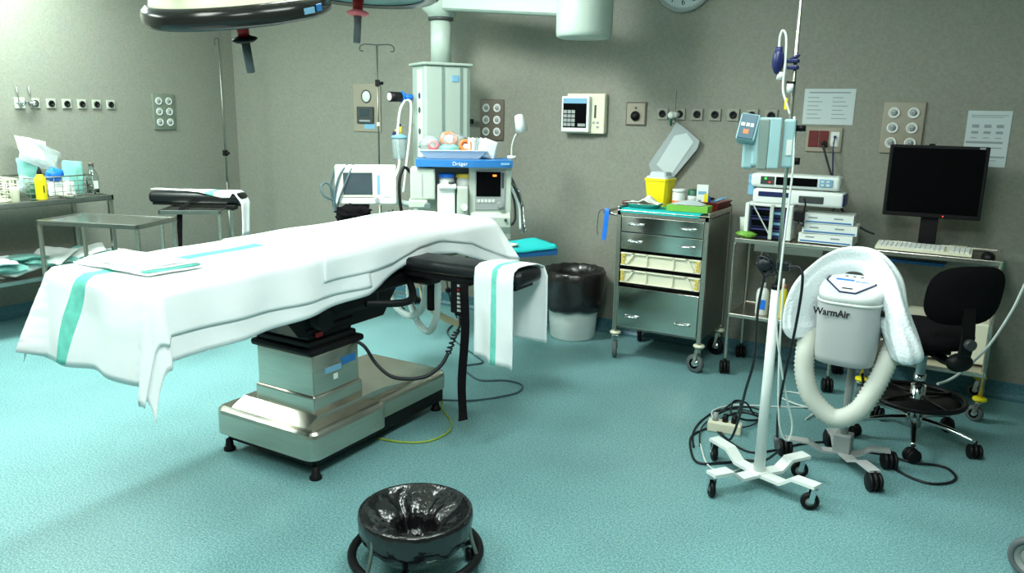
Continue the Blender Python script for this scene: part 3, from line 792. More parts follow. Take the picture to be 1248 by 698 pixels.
P('under_bracket', MB().b2(-.1, .02, -.01, .05, -.03, 0, .004), 'black', t)
mb = MB().tube([(-.12, -.01, .27), (-.17, -.045, .2), (-.20, -.05, .1), (-.21, -.05, -.02), (-.16, -.05, -.09)], .008)
mb.tube([(-.08, -.01, .27), (-.12, -.05, .18), (-.17, -.055, .06), (-.20, -.03, -.03)], .007)
mb.tube([(-.21, .0, .02), (-.28, -.02, .06), (-.30, .0, .12), (-.26, .02, .14), (-.22, .02, .08), (-.21, .0, -.04)], .007)
mb.tube([(-.2, .02, .24), (-.235, .03, .12), (-.22, .02, -.02)], .008)
P('lead_bundle', mb, 'cableg', t)
mb = MB().sphere((0, 0, 0), .085, 22, 0, (1.15, .6, .6), .5, 8, 11).sphere((.07, 0, .01), .06, 18, 0, (1.2, .6, .55), .4, 8, 13).sphere((-.05, 0, -.03), .05, 18, 0, (1, .7, 1), .4, 8, 14)
one('black_cuff', mb, 'blackf', 'crumpled black blood pressure cuff hanging under the white patient monitor', 'cuff', (-3.62, 3.97, .91), radians(40))
mb = MB().tube([(-3.4, 4.1, .93), (-3.34, 4.12, .86), (-3.28, 4.15, .9), (-3.22, 4.2, .93)], .004).tube([(-3.36, 4.1, .94), (-3.4, 4.08, .86), (-3.36, 4.05, .80)], .005)
one('monitor_leads', mb, 'cable', 'thin black leads below the white patient monitor', 'cable')

# ================================================================== SURGICAL LAMPS
def lamp_common(root, n, D, tilt_handle, glass):
    # n : up axis
    zax = Vector(n).normalized(); xax = Vector((1, 0, 0)); xax = (xax - zax * xax.dot(zax)).normalized(); yax = zax.cross(xax)
    Q = Matrix((xax, yax, zax)).transposed().to_4x4()
    r = D / 2
    P('rim', MB().lathe([(r * .80, -.028), (r * .93, -.035), (r * .985, -.022), (r, .0), (r * .985, .028), (r * .93, .045), (r * .86, .045), (r * .80, -.028)], 56).xf(Q), 'lampd', root, 'dark glossy rim')
    P('lamp_glass', MB().lathe([(.004, -.022), (r * .4, -.026), (r * .82, -.024), (r * .82, -.01), (.004, -.01)], 48).xf(Q), glass, root)
    P('dome', MB().lathe([(r * .90, .04), (r * .88, .07), (r * .7, .11), (r * .4, .15), (.08, .16), (.004, .16)], 48).xf(Q), 'cream', root, 'cream dome')
    P('hub_plate', MB().lathe([(.004, -.05), (.07, -.048), (.092, -.036), (.095, -.022), (.004, -.02)], 32).xf(Q), 'dgrey', root)
    h = MB().cyl((0, 0, -.045), (0, 0, -.11), .028, .022).xf(Q); P('handle_socket', h, 'red', root, 'red handle socket')
    h = MB().lathe([(.02, -.10), (.05, -.112), (.052, -.118), (.035, -.128), (.02, -.13)], 28, caps=True).xf(Q); P('handle_flange', h, 'pink' if tilt_handle else 'black', root)
    h = MB().cyl((0, 0, -.12), (.0, 0, -.25), .019, .017).xf(Q); P('handle', h, 'rubberg', root, 'grey sterile handle')
    return Q
el = radians(5.8); hx, hy = cos(radians(139.2)), sin(radians(139.2))
rgt = Vector((sin(radians(139.2)), -cos(radians(139.2)), 0))
elt = el + radians(6)
n1 = Vector((-hx * sin(elt), -hy * sin(elt), cos(elt))) + rgt * (-.14)
sl = thing('surgical_lamp', 'dark-rimmed surgical lamp with a cream dome above the near end of the operating table', 'surgical lamp', (-2.64, 2.27, 1.983), 0, 'ceiling surgical lamps')
Q = lamp_common(sl, n1, .74, False, 'dgrey')
bc = Q @ Vector((0, 0, .1))
# grab bar with round end, fork and arm to the ceiling
Hn = Vector((hx, hy, 0))
pb = -Hn * .28 - rgt * .22 + Vector((0, 0, .085))
P('grab_bar', MB().tube([pb - Hn * .03 - rgt*.02, pb + rgt * .12 + Vector((0, 0, .02)), pb + rgt * .3 + Vector((0, 0, .09))], .03, 14), 'cream', sl)
P('bar_end', MB().cyl(pb - Hn * .02 - rgt * .03, pb - Hn * .06 - rgt * .055, .028), 'grey', sl)
lb = Q @ Matrix.Rotation(0, 4, 'Z')
rim_r = .372
def on_rim(ang, dz, w, h, mname, nm, lab=None):
    # ang measured from the camera-facing point of the rim
    d = (-Hn * cos(ang) + rgt * sin(ang)); zz = Vector(n1).normalized()
    d = (d - zz * d.dot(zz)).normalized(); s_ = zz.cross(d)
    mb = MB().box((0, 0, 0), (.006, w, h), .001)
    T_ = Matrix((d, s_, zz)).transposed().to_4x4(); T_.translation = d * rim_r + zz * dz
    P(nm, mb.xf(T_), mname, sl, lab)
on_rim(radians(43), .0, .055, .022, 'lblue', 'rim_label', 'pale blue rim label')
on_rim(radians(53), .004, .035, .026, 'blue', 'rim_label', 'blue rim label')
P('lamp_yoke', MB().tube([(0, 0, .14), (.0, .05, .3), (.05, .1, .5), (.06, .12, CEIL - 1.955)], .03, 12), 'cream', sl)
el2 = radians(8); 
n2 = Vector((0, 0, 1)) + rgt * (.06) + Hn * 0.03
s2 = thing('surgical_lamp', 'pale glass surgical lamp with a pink-flanged handle, higher up beside the pendant', 'surgical lamp', (-2.56, 2.90, 2.15), 0, 'ceiling surgical lamps')
lamp_common(s2, n2, .76, True, 'gasglass')
P('lamp_yoke', MB().tube([(0, 0, .14), (.02, -.03, .3), (.03, -.1, .5), (.05, -.12, CEIL - 2.15)], .03, 12), 'cream', s2)

# ================================================================== LEFT WALL FIXTURES
def gas_outlet(loc, rz, label, grp, plate='gasplate', sz=.072):
    t = thing('gas_outlet', label, 'gas outlet', loc, rz, grp)
    P('cover_plate', MB().b2(-sz / 2, sz / 2, -.012, 0, -sz / 2, sz / 2, .004), plate, t)
    P('coupling', MB().lathe([(.004, 0), (.023, 0), (.0245, .005), (.022, .009), (.012, .009), (.011, .003), (.004, .003)], 24, caps=True).xf(Matrix.Translation((0, -.012, 0)) @ Matrix.Rotation(pi / 2, 4, 'X')), 'black', t)
    return t
LW = pi / 2   # local -y -> +x
ordn = ['leftmost, half behind the chrome fitting', 'second from the left', 'third from the left', 'fourth from the left', 'fifth from the left', 'rightmost']
for k in range(6):
    gas_outlet((XL, 3.332 + .121 * k, 1.60), LW, 'round black gas outlet on the left wall, ' + ordn[k], 'gas outlets on the left wall')
t = thing('wall_suction_fitting', 'chrome suction fitting with two upright rods on the left wall', 'suction fitting', (XL, 3.27, 1.60), LW)
P('mount_plate', MB().b2(-.085, -.01, -.012, 0, -.04, .04, .004), 'offwhite', t)
P('crossbar', MB().cyl((-.09, -.05, 0), (.05, -.05, .005), .008).cyl((-.05, -.0, 0), (-.05, -.07, 0), .016).cyl((.03, -.0, 0), (.03, -.06, 0), .014).sphere((-.05, -.06, 0), .02).sphere((.03, -.06, 0), .02), 'chrome', t)
P('rod', MB().cyl((-.06, -.03, 0), (-.068, -.02, .13), .004), 'steel_dark', t); P('rod', MB().cyl((.025, -.03, 0), (.02, -.02, .13), .004), 'steel_dark', t)

def socket_panel(loc, rz, label, plate, w=.215, h=.31, back=None):
    t = thing('outlet_board', label, 'outlet board', loc, rz)
    P('cover_plate', MB().b2(-w / 2, w / 2, -.014, 0, -h / 2, h / 2, .012, seg=3), plate, t)
    for r in range(3):
        for c in range(2):
            x = (-.25 + .5 * c) * w * .92; z = (1 - r) * h * .29
            T_ = Matrix.Translation((x, -.014, z)) @ Matrix.Rotation(pi / 2, 4, 'X')
            s_ = P('socket', MB().lathe([(.032, 0), (.032, .005), (.025, .006), (.022, .0015), (.004, .0015)], 24, caps=True).xf(T_), 'sock', t)
            P('socket_insert', MB().lathe([(.004, .0), (.018, .0), (.018, .004), (.004, .004)], 18, caps=True).xf(Matrix.Translation((x, -.0145, z)) @ Matrix.Rotation(pi / 2, 4, 'X')).b2(x - .010, x - .006, -.021, -.018, z - .003, z + .003, m=1).b2(x + .006, x + .010, -.021, -.018, z - .003, z + .003, m=1), ['grey', 'dgrey'], s_)
    return t
socket_panel((XL, 4.425, 1.547), LW, 'grey-green panel of six white sockets on the left wall', 'plateg')

# ================================================================== LONG BENCH AT LEFT WALL
def tube_table(name, label, cat, loc, rz, w, d, h, leg=.012, top_th=.03, mat_='steel', shelf=None, feet=True, group=None):
    t = thing(name, label, cat, loc, rz, group)
    mb = MB().b2(-w / 2, w / 2, -d / 2, d / 2, h - top_th, h - top_th + .006).b2(-w / 2, w / 2, -d / 2, -d / 2 + .02, h - top_th, h, .004).b2(-w / 2, w / 2, d / 2 - .02, d / 2, h - top_th, h, .004)
    mb.b2(-w / 2, -w / 2 + .02, -d / 2, d / 2, h - top_th, h, .004).b2(w / 2 - .02, w / 2, -d / 2, d / 2, h - top_th, h, .004).b2(-w / 2 + .01, w / 2 - .01, -d / 2 + .01, d / 2 - .01, h - .012, h - .006)
    P('tabletop', mb, mat_, t)
    for sx_ in (-1, 1):
        for sy_ in (-1, 1):
            x, y = sx_ * (w / 2 - leg - .004), sy_ * (d / 2 - leg - .004)
            P('leg', MB().b2(x - leg, x + leg, y - leg, y + leg, .012, h - top_th + .002, .003), 'steel_dark' if mat_ == 'steel_dark' else 'steel', t)
            if feet: P('foot', MB().cyl((x, y, 0), (x, y, .014), leg * 1.3), 'black', t)
    if shelf: P('shelf', MB().b2(-w / 2 + .004, w / 2 - .004, -d / 2 + .004, d / 2 - .004, shelf - .03, shelf, .004), mat_, t)
    return t
tube_table('steel_bench', 'long two-tier stainless steel bench along the left wall', 'bench', (-5.87, 2.72, 0), LW, 1.62, .53, .935, .016, .04, 'steel_mid', shelf=.40)
tube_table('side_table', 'small empty stainless steel table in front of the long bench', 'table', (-4.93, 3.05, 0), radians(20), .74, .42, .86, .011, .03, 'steel_mid')
tube_table('side_table', 'small stainless steel table carrying the black padded board', 'table', (-5.0, 3.80, 0), radians(37), .44, .40, .86, .011, .03, 'steel_mid')

# padded board with straps and sheet on the second table
t = thing('padded_board', 'black padded arm board lying across the second small steel table', 'padded board', (-5.08, 3.88, .865), radians(27))
P('pad', MB().b2(-.36, .36, -.085, .085, .012, .10, .035, seg=4), 'blackv', t)
P('board', MB().b2(-.33, .33, -.07, .07, 0, .014, .003), 'black', t)
P('clamp', MB().b2(.25, .33, -.1, -.05, -.02, .015, .008).cyl((.31, -.12, -.01), (.31, -.06, -.01), .014), 'black', t)
P('hanging_strap', MB().strap([(-.02, -.09, .03), (-.02, -.25, -.01), (-.03, -.27, -.15), (-.05, -.27, -.4)], .04, .006, (1, 0, 0), 5), 'blackf', t)
mb = MB()
def sheet(u, v):
    # from the left tip over the board and down at the right end
    yb, yf = .09 - .05 * max(0, (u - .6) / .4), .03 - .16 * min(1, u * 1.8)
    y = yb + (yf - yb) * v
    if u < .62:
        x = -.39 + .68 * u / .62; z = .106
        if y < -.085: z -= (-.085 - y) * .9; y = -.088
    else:
        t_ = (u - .62) / .38
        x = .29 + .085 * min(1, t_ * 3.2) ; z = .106 - .34 * max(0, t_ - .1) - .012 * t_
        y = max(y, -.09) - .02 * t_
    return (x + .008 * nz(v * 5, u * 4), y + .006 * nz(u * 12, v * 3), z + .004 * nz(u * 9, v * 9))
mb.grid(sheet, 36, 14, mfn=lambda u, v: 1 if .44 < u < .50 else 0)
solid(one('white_sheet', mb, ['cloth', 'stripe'], 'green-striped white sheet draped over the black padded board and down its end', 'sheet', (-5.08, 3.88, .865), radians(27)), .003)

# IV pole in the corner
def iv_pole(loc, label, h, hooks, clamp_z, grp, leg_r=.3, rot=0, hook_w=.16):
    t = thing('iv_pole', label, 'IV pole', loc, rot, grp)
    P('pole', MB().cyl((0, 0, .06), (0, 0, .95), .0125, seg=14).cyl((0, 0, .95), (0, 0, h), .007, seg=12), 'steel_dark', t)
    P('clamp', MB().b2(-.018, .018, -.018, .018, clamp_z - .025, clamp_z + .025, .005).cyl((.0, 0, clamp_z), (.045, 0, clamp_z), .012), 'black', t)
    for s_ in hooks:
        P('hook', MB().tube([(0, 0, h - .005), (s_ * hook_w * .5, 0, h), (s_ * hook_w * .8, 0, h - .002), (s_ * hook_w, 0, h - .02), (s_ * hook_w * .98, 0, h - .05), (s_ * hook_w * .8, 0, h - .05)], .0045, 6), 'dgrey', t)
    for k in range(5):
        a = 2 * pi * k / 5 + .3
        P('base_leg', MB().tube([(0, 0, .11), (leg_r * .5 * cos(a), leg_r * .5 * sin(a), .1), (leg_r * cos(a), leg_r * sin(a), .075)], .012), 'chrome', t)
        ball_castor(t, leg_r * cos(a), leg_r * sin(a), .03, a, h=.078)
    return t
iv_pole((-5.72, 4.68, 0), 'thin steel IV pole in the corner behind the padded board', 2.17, (-1,), 1.2, 'floor IV poles', .22, hook_w=.05)
iv_pole((-4.11, 4.85, 0), 'steel IV pole with hooks behind the white patient monitor', 2.09, (-1, 1), 1.8, 'floor IV poles', .30, radians(34), .13)
for o in [o for o in COL.objects if o.name.startswith('iv_pole')][1:]:
    P('clamp', MB().b2(-.012, .012, -.012, .012, 1.47, 1.5, .004), 'sock', o)

# ---- items on the bench
def wire_basket(loc, rz, w, d, h, m_, label, nx=8, nz_=5, r=.0025):
    t = thing('wire_basket', label, 'basket', loc, rz)
    mb = MB(); x0, x1, y0, y1 = -w / 2, w / 2, -d / 2, d / 2
    for k in range(nz_):
        z = .004 + (h - .004) * k / (nz_ - 1); rr = r * (1.8 if k == nz_ - 1 else 1)
        mb.tube([(x0, y0, z), (x1, y0, z), (x1, y1, z), (x0, y1, z)], rr, 6, 1, True, interp=False)
    for k in range(nx + 1):
        x = x0 + w * k / nx
        mb.tube([(x, y0, h), (x, y0, 0.004), (x, y1, .004), (x, y1, h)], r, 5, 1, False, interp=False)
    ny = max(3, int(d / w * nx))
    for k in range(1, ny):
        y = y0 + d * k / ny
        mb.tube([(x0, y, h), (x0, y, 0.004), (x1, y, .004), (x1, y, h)], r, 5, 1, False, interp=False)
    P('wire_mesh', mb, m_, t)
    return t
BZ = .936
wire_basket((-5.86, 3.2, BZ), LW, .46, .34, .15, 'steel_dark', 'grey wire basket full of teal and white packs on the long bench')
wire_basket((-5.86, 2.74, BZ), LW, .30, .34, .15, 'cream', 'cream wire basket at the left edge of the long bench', 7, 5, .004)
def blob(nm, mt, lb, cat, loc, r, sc, seed, amp=.3, fr=7, grp=None, rot=None):
    o = one(nm, MB().sphere((0, 0, 0), r, 24, 0, sc, amp, fr, seed), mt, lb, cat, loc, 0, grp)
    if rot: o.rotation_euler = rot
    return o
def pack(nm, mt, lb, cat, loc, w, d, h, rot, seed, grp=None, th=None):
    """soft flat pack: pillow grid"""
    mb = MB()
    def g(sg):
        return lambda u, v: ((u - .5) * w + .004 * nz(v * 7, seed), (v - .5) * d + .004 * nz(u * 7, seed, 2), sg * h / 2 * (max(0, sin(pi * u)) * max(0, sin(pi * v))) ** .35 + .012 * nz(u * 3.5, v * 3.5, seed))
    mb.grid(g(1), 14, 14).grid(g(-1), 14, 14)
    o = one(nm, mb, mt, lb, cat, loc, 0, grp); o.rotation_euler = rot
    return o
pack('sterile_pack', 'filmg', 'teal sterile pack standing at the back left of the grey wire basket', 'pack', (-5.90, 3.09, BZ + .18), .16, .2, .05, (1.3, .1, LW), 1, 'packs in the wire basket')
pack('sterile_pack', 'film', 'large clear white bag leaning on top of the packs in the wire basket', 'pack', (-5.88, 3.17, BZ + .29), .30, .20, .07, (1.1, .45, LW), 2, 'packs in the wire basket')
pack('sterile_pack', 'white', 'white flat pack at the very top of the basket heap', 'pack', (-5.95, 3.16, BZ + .35), .22, .17, .03, (.9, .25, LW), 3, 'packs in the wire basket')
pack('sterile_pack', 'filmg', 'teal clear pack standing at the right end of the grey wire basket', 'pack', (-5.82, 3.36, BZ + .13), .16, .24, .05, (1.45, .1, LW), 4, 'packs in the wire basket')
pack('sterile_pack', 'white', 'white pack low at the front of the grey wire basket', 'pack', (-5.74, 3.22, BZ + .06), .2, .12, .04, (1.3, .1, LW), 5, 'packs in the wire basket')
pack('sterile_pack', 'dgreen', 'dark green pack at the front left of the grey wire basket', 'pack', (-5.75, 3.04, BZ + .06), .14, .12, .04, (1.2, -.5, LW), 6, 'packs in the wire basket')
pack('sterile_pack', 'film', 'clear pack at the left corner of the grey wire basket', 'pack', (-5.77, 2.99, BZ + .1), .12, .13, .04, (1.3, .5, LW), 7, 'packs in the wire basket')
blob('blue_glove', 'bblue', 'crumpled bright blue glove in the grey wire basket', 'glove', (-5.74, 3.18, BZ + .16), .055, (.6, 1.1, .9), 3)
blob('paper_bundle', 'sock', 'pale bundle filling the cream wire basket', 'bundle', (-5.86, 2.72, BZ + .09), .12, (1, .9, .7), 5, .25)
t = thing('yellow_bottle', 'yellow bottle with a black cap on the long bench', 'bottle', (-5.66, 3.03, BZ))
P('bottle_body', MB().lathe([(.004, 0), (.034, 0), (.037, .006), (.037, .13), (.034, .15), (.02, .172), (.016, .18), (.004, .18)], 26), 'yellow', t)
P('cap', MB().lathe([(.004, .178), (.017, .178), (.017, .195), (.008, .215), (.004, .23)], 20, caps=True), 'black', t)
P('print', MB().b2(.0355, .0375, -.004, .004, .05, .1), 'dink', t)
t = thing('glass_bottle', 'empty clear glass bottle at the right end of the long bench', 'bottle', (-5.76, 3.47, BZ))
P('bottle_body', MB().lathe([(.004, .002), (.04, .002), (.043, .01), (.043, .13), (.036, .155), (.018, .19), (.016, .215), (.018, .222), (.014, .222), (.013, .19), (.033, .152), (.0395, .13), (.0395, .012), (.004, .008)], 28), 'glass', t)
P('label', MB().b2(.040, .0435, -.018, .018, .04, .1), 'sock', t)
P('cap', MB().cyl((0, 0, .214), (0, 0, .236), .019), 'plateb', t)
one('beaker', MB().lathe([(.004, 0), (.024, 0), (.03, .08), (.032, .1), (.028, .1), (.022, .006), (.004, .006)], 22), 'cream', 'small beige plastic cup beside the cream wire basket', 'cup', (-5.66, 2.85, BZ))
one('metal_dish', MB().lathe([(.004, 0), (.04, 0), (.055, .02), (.05, .02), (.036, .004), (.004, .004)], 22, sx=1.6), 'steel', 'shallow kidney dish beside the yellow bottle', 'dish', (-5.66, 3.21, BZ))
# lower shelf packs
rg = rnd(3)
for k in range(9):
    lb = ['bluish pack at the near end', 'teal pack second from the near end', 'flat white pack third along', 'teal striped pack fourth along', 'white pack in the middle', 'teal pack just past the middle', 'white pack with a raised corner', 'teal pack behind the side table leg', 'white pack at the far end'][k]
    pack('linen_pack', ['white', 'filmg', 'cloth', 'filmg', 'cloth', 'filmg', 'white', 'filmg', 'cloth'][k], lb + ' of the bench lower shelf', 'pack', (-5.80 + .08 * rg.uniform(-1, 1), 2.3 + .145 * k, .455 + .03 * (k % 2)), .26, .32, .06, (rg.uniform(-.2, .2), rg.uniform(-.25, .25), rg.uniform(-.5, .5)), k + 20, 'packs on the bench lower shelf')
for k in range(5):
    lb = ['topmost teal pack near the left edge of the photo', 'top white pack leaning to the right', 'top teal pack in the middle', 'top white pack with folded edges', 'top pale pack at the far end'][k]
    pack('linen_pack', ['filmg', 'cloth', 'filmg', 'white', 'white'][k], lb + ' on the bench lower shelf', 'pack', (-5.78 + .05 * rg.uniform(-1, 1), 2.45 + .22 * k, .545 - .01 * k), .26, .3, .04, (rg.uniform(-.25, .25), rg.uniform(-.25, .25), rg.uniform(-.7, .7)), k + 40, 'packs on the bench lower shelf')

# ================================================================== BACK WALL FIXTURES
for k in range(7):
    lb = ['leftmost', 'second from the left with a hose fitting', 'third from the left', 'fourth from the left', 'fifth from the left', 'sixth from the left', 'rightmost'][k]
    gas_outlet((-1.892 + .121 * k, YB, 1.603), 0, 'round black gas outlet on the back wall, ' + lb, 'gas outlets on the back wall', 'wallplate', .078)
t = thing('wall_panel', 'beige wall control panel with a dial and black display behind the left IV pole', 'control panel', (-4.53, YB, 1.61))
P('cover_plate', MB().b2(-.15, .15, -.012, 0, -.2, .2, .006), 'plate', t)
P('dial', MB().lathe([(.004, .008), (.04, .008), (.044, .004), (.05, .01), (.054, .0)], 28, caps=True).xf(Matrix.Translation((0.0, -.012, .095)) @ Matrix.Rotation(pi / 2, 4, 'X')), ['sock'], t)
P('dial_rim', MB().tube([(.05 * cos(2 * pi * k / 24), -.018, .095 + .05 * sin(2 * pi * k / 24)) for k in range(24)], .005, 6, 1, True), 'dgrey', t)
P('display', MB().b2(-.1, .08, -.03, -.01, -.13, .01, .005), 'dgrey', t)
P('display_window', MB().b2(-.065, .04, -.032, -.029, -.07, -.01, .001), 'screen2', t)
P('button_row', MB().b2(-.07, .05, -.032, -.029, -.115, -.1), 'grey', t)
P('sticker', MB().b2(-.03, .09, -.0135, -.0115, -.175, -.13), 'lblue', t)
socket_panel((-3.27, YB, 1.535), 0, 'brown panel of six sockets half hidden behind the gooseneck lamp', 'plateb')
socket_panel((-.405, YB, 1.545), 0, 'beige panel of six sockets on the back wall above the computer monitor', 'plate', .225, .30)
t = thing('wall_intercom', 'cream wall unit with a black touch panel left of the square valve plate', 'intercom', (-2.465, YB, 1.595))
P('housing', MB().b2(-.14, .16, -.05, 0, -.14, .14, .008), 'cream', t)
P('front_panel', MB().b2(-.165, .055, -.085, -.05, -.13, .12, .006), 'white', t)
P('touch_panel', MB().b2(-.15, .035, -.088, -.084, -.1, .105, .001), 'screen', t)
P('header', MB().b2(-.15, .035, -.0895, -.087, .07, .105), 'lblue', t)
mb = MB()
for r in range(4):
    for c in range(3): mb.b2(-.145 + c * .032, -.118 + c * .032, -.0895, -.087, -.09 + r * .03, -.067 + r * .03)
mb.b2(-.03, .03, -.0895, -.087, -.09, -.07)
P('keys', mb, 'grey', t)
P('slot', MB().b2(.08, .095, -.052, -.048, -.03, .06), 'dgrey', t)
P('side_keys', MB().b2(.07, .085, -.053, -.048, -.07, -.055).b2(.1, .12, -.053, -.048, -.07, -.055).b2(.1, .12, -.053, -.048, -.1, -.085), 'grey', t)
P('wall_sticker', MB().b2(.02, .13, -.003, 0, -.2, -.15), 'ink', t) if False else None
t = thing('valve_plate', 'square steel plate with one black round knob on the back wall', 'valve plate', (-2.085, YB, 1.60))
P('cover_plate', MB().b2(-.075, .075, -.012, 0, -.08, .08, .004), 'plateb', t)
P('plate_face', MB().b2(-.066, .066, -.015, -.011, -.071, .071, .002), 'plate', t)
P('knob', MB().lathe([(.03, 0), (.034, .01), (.03, .02), (.018, .022), (.015, .03), (.004, .03)], 24, caps=True).xf(Matrix.Translation((0, -.014, -.015)) @ Matrix.Rotation(pi / 2, 4, 'X')), 'black', t)
P('indicator', MB().cyl((0, -.014, .04), (0, -.02, .04), .008), 'dgrey', t)
t = thing('hose_fitting', 'white and green hose fitting plugged into the second gas outlet', 'fitting', (-1.77, YB - .012, 1.595))
P('plug', MB().cyl((-.01, 0, .005), (-.035, -.05, .0), .02).sphere((-.04, -.05, 0), .025, 14), 'sock', t)
P('green_collar', MB().cyl((-.045, -.05, -.01), (-.04, -.045, -.07), .012, .006), 'dgreen', t)
P('upright_wire', MB().cyl((-.02, -.03, .0), (-.02, -.03, .16), .0015, seg=6), 'dgrey', t)
# hanging clear bag
t = thing('clear_document_bag', 'clear plastic pouch hanging askew from the second gas outlet', 'bag', (-1.80, YB - .03, 1.55))
pts = [(.02, 0), (.10, -.05), (.19, -.12), (.18, -.17), (-.02, -.43), (-.13, -.36), (-.16, -.29), (-.01, -.06)]
mb = MB().prism(pts, 'y', -.012, -.004); P('pouch', mb, mat('hanging_film', (186, 196, 198), .25, trans=.35, bump=.3, bscale=20, ior=1.15), t)
mb = MB().prism([(.015, -.09), (.10, -.07), (.15, -.13), (.0, -.37), (-.1, -.29)], 'y', -.015, -.013); P('insert_sheet', mb, 'paper', t)
P('tie', MB().tube([(.0, 0, .03), (-.02, -.008, .0), (.015, -.008, -.01), (.0, 0, .03)], .003), 'dgreen', t)
# clock
t = thing('wall_clock', 'round white wall clock cut off by the top of the photo', 'clock', (-1.79, YB, 2.465))
P('rim', MB().lathe([(.19, 0), (.205, 0), (.21, .02), (.2, .035), (.188, .03)], 48).xf(Matrix.Rotation(pi / 2, 4, 'X')), 'grey', t)
P('clock_face', MB().cyl((0, 0, 0), (0, -.02, 0), .19, seg=48), 'paper', t)
for k in range(1, 13):
    a = 2 * pi * k / 12
    text(str(k), .055, front(.145 * sin(a), -.021, .145 * cos(a)), 'dink', t, 'numeral')
mb = MB()
for k in range(60):
    a = 2 * pi * k / 60; mb.box((.182 * sin(a), -.021, .182 * cos(a)), (.002, .001, .009), 0, (0, a, 0))
P('minute_ring', mb, 'dink', t)
mb = MB().box((-.035, -.0235, -.05), (.005, .001, .12), 0, (0, radians(35), 0)).box((.03, -.0245, .02), (.007, .001, .08), 0, (0, radians(60), 0))
P('hands', mb, 'dink', t)
# papers
def notice(loc, w, h, label, rows):
    t = thing('notice_sheet', label, 'notice', loc)
    P('sheet', MB().b2(-w / 2, w / 2, -.003, -.001, -h / 2, h / 2), 'paper', t)
    mb = MB()
    for (x0, x1, z, th) in rows: mb.b2(x0, x1, -.0038, -.0028, z - th / 2, z + th / 2)
    P('print', mb, 'ink', t)
rows = [(-.12, .12, .085, .008)]
for k in range(6): rows += [(-.125, -.06 + .02 * (k % 2), .055 - .025 * k, .005), (.02, .08 + .015 * (k % 3), .055 - .025 * k, .005)]
notice((-.828, YB, 1.662), .295, .215, 'wide notice sheet with two columns of print above the red sockets', rows)
rows = [(-.09, .09, .13, .004), (-.09, .07, .12, .004)]
for k in range(3): rows += [(-.08 + .06 * k, -.045 + .06 * k, .07, .018), (-.08 + .06 * k, -.045 + .06 * k, .035, .014), (-.08 + .06 * k, -.05 + .06 * k, .005, .005)]
rows += [(-.1, .08, -.02, .012), (-.1, .08, -.05, .006), (-.1, .1, -.1, .01), (-.1, .06, -.12, .004)]
notice((.03, YB, 1.495), .215, .31, 'tall notice sheet with small diagrams to the right of the computer monitor', rows)
t = thing('red_socket_plate', 'beige plate with two dark red sockets and plugged black cords', 'socket', (-.835, YB, 1.462))
P('cover_plate', MB().b2(-.105, .105, -.012, 0, -.075, .075, .006), 'plate', t)
for x in (-.062, -.002): 
    s_ = P('socket', MB().b2(x - .028, x + .028, -.018, -.01, -.045, .055, .003), 'dred', t, 'dark red socket')
    P('socket_contact', MB().cyl((x - .009, -.0185, .005), (x - .009, -.0165, .005), .003, seg=8).cyl((x + .009, -.0185, .005), (x + .009, -.0165, .005), .003, seg=8), 'black', s_)
P('data_insert', MB().b2(.04, .09, -.016, -.01, -.04, .05, .002), 'sock', t)
mb = MB().cyl((.005, -.02, -.02), (.01, -.05, -.03), .016)
mb.tube([(.01, -.05, -.03), (.03, -.06, -.1), (.08, -.08, -.22), (.13, -.09, -.36), (.2, -.11, -.46), (.3, -.13, -.52), (.36, -.14, -.54)], .006)
mb.tube([(.0, -.05, -.03), (.04, -.06, -.12), (.085, -.08, -.25), (.12, -.12, -.38), (.12, -.2, -.42)], .005)
P('plugged_cords', mb, 'cable', t)
P('data_cord', MB().cyl((.065, -.016, .02), (.065, -.03, .02), .008).tube([(.065, -.03, .02), (.065, -.045, -.06), (.08, -.06, -.2), (.1, -.09, -.34), (.1, -.15, -.40)], .004), 'dblue', t)
t = thing('wall_hook', 'small black hook on the wall just right of the pendant', 'hook', (-3.47, YB, 1.52))
P('handle', MB().b2(-.045, .045, -.05, -.025, -.018, .018, .006).cyl((-.03, -.03, 0), (-.03, 0, 0), .008), 'black', t)

# ================================================================== BUCKET BY THE WALL
t = thing('waste_bucket', 'white round waste bucket lined with a black bag left of the drawer trolley', 'waste bin', (-2.40, 4.96, 0))
P('bucket', MB().lathe([(.004, 0), (.155, 0), (.165, .01), (.185, .3), (.195, .46), (.2, .47), (.195, .475), (.19, .46), (.16, .012), (.004, .012)], 40), 'white', t)
def bagf(r, z, a):
    k = 1 + .03 * nz(cos(a) * 3, sin(a) * 3, z * 9) + .02 * nz(cos(a) * 9, sin(a) * 9, z * 14)
    dz = .02 * nz(cos(a) * 2, sin(a) * 2, 4) if z < .3 else 0.008 * nz(cos(a) * 5, sin(a) * 5, 1)
    if r < .19: k, dz = 1, 0
    return r * k, z + dz
P('bag_liner', MB().lathe([(.02, .05), (.12, .06), (.155, .12), (.165, .3), (.178, .44), (.198, .495), (.215, .505), (.226, .49), (.232, .44), (.236, .36), (.232, .29), (.222, .235), (.205, .215), (.198, .22)], 72, fn=bagf), 'bagb', t, 'black bag folded over the rim')

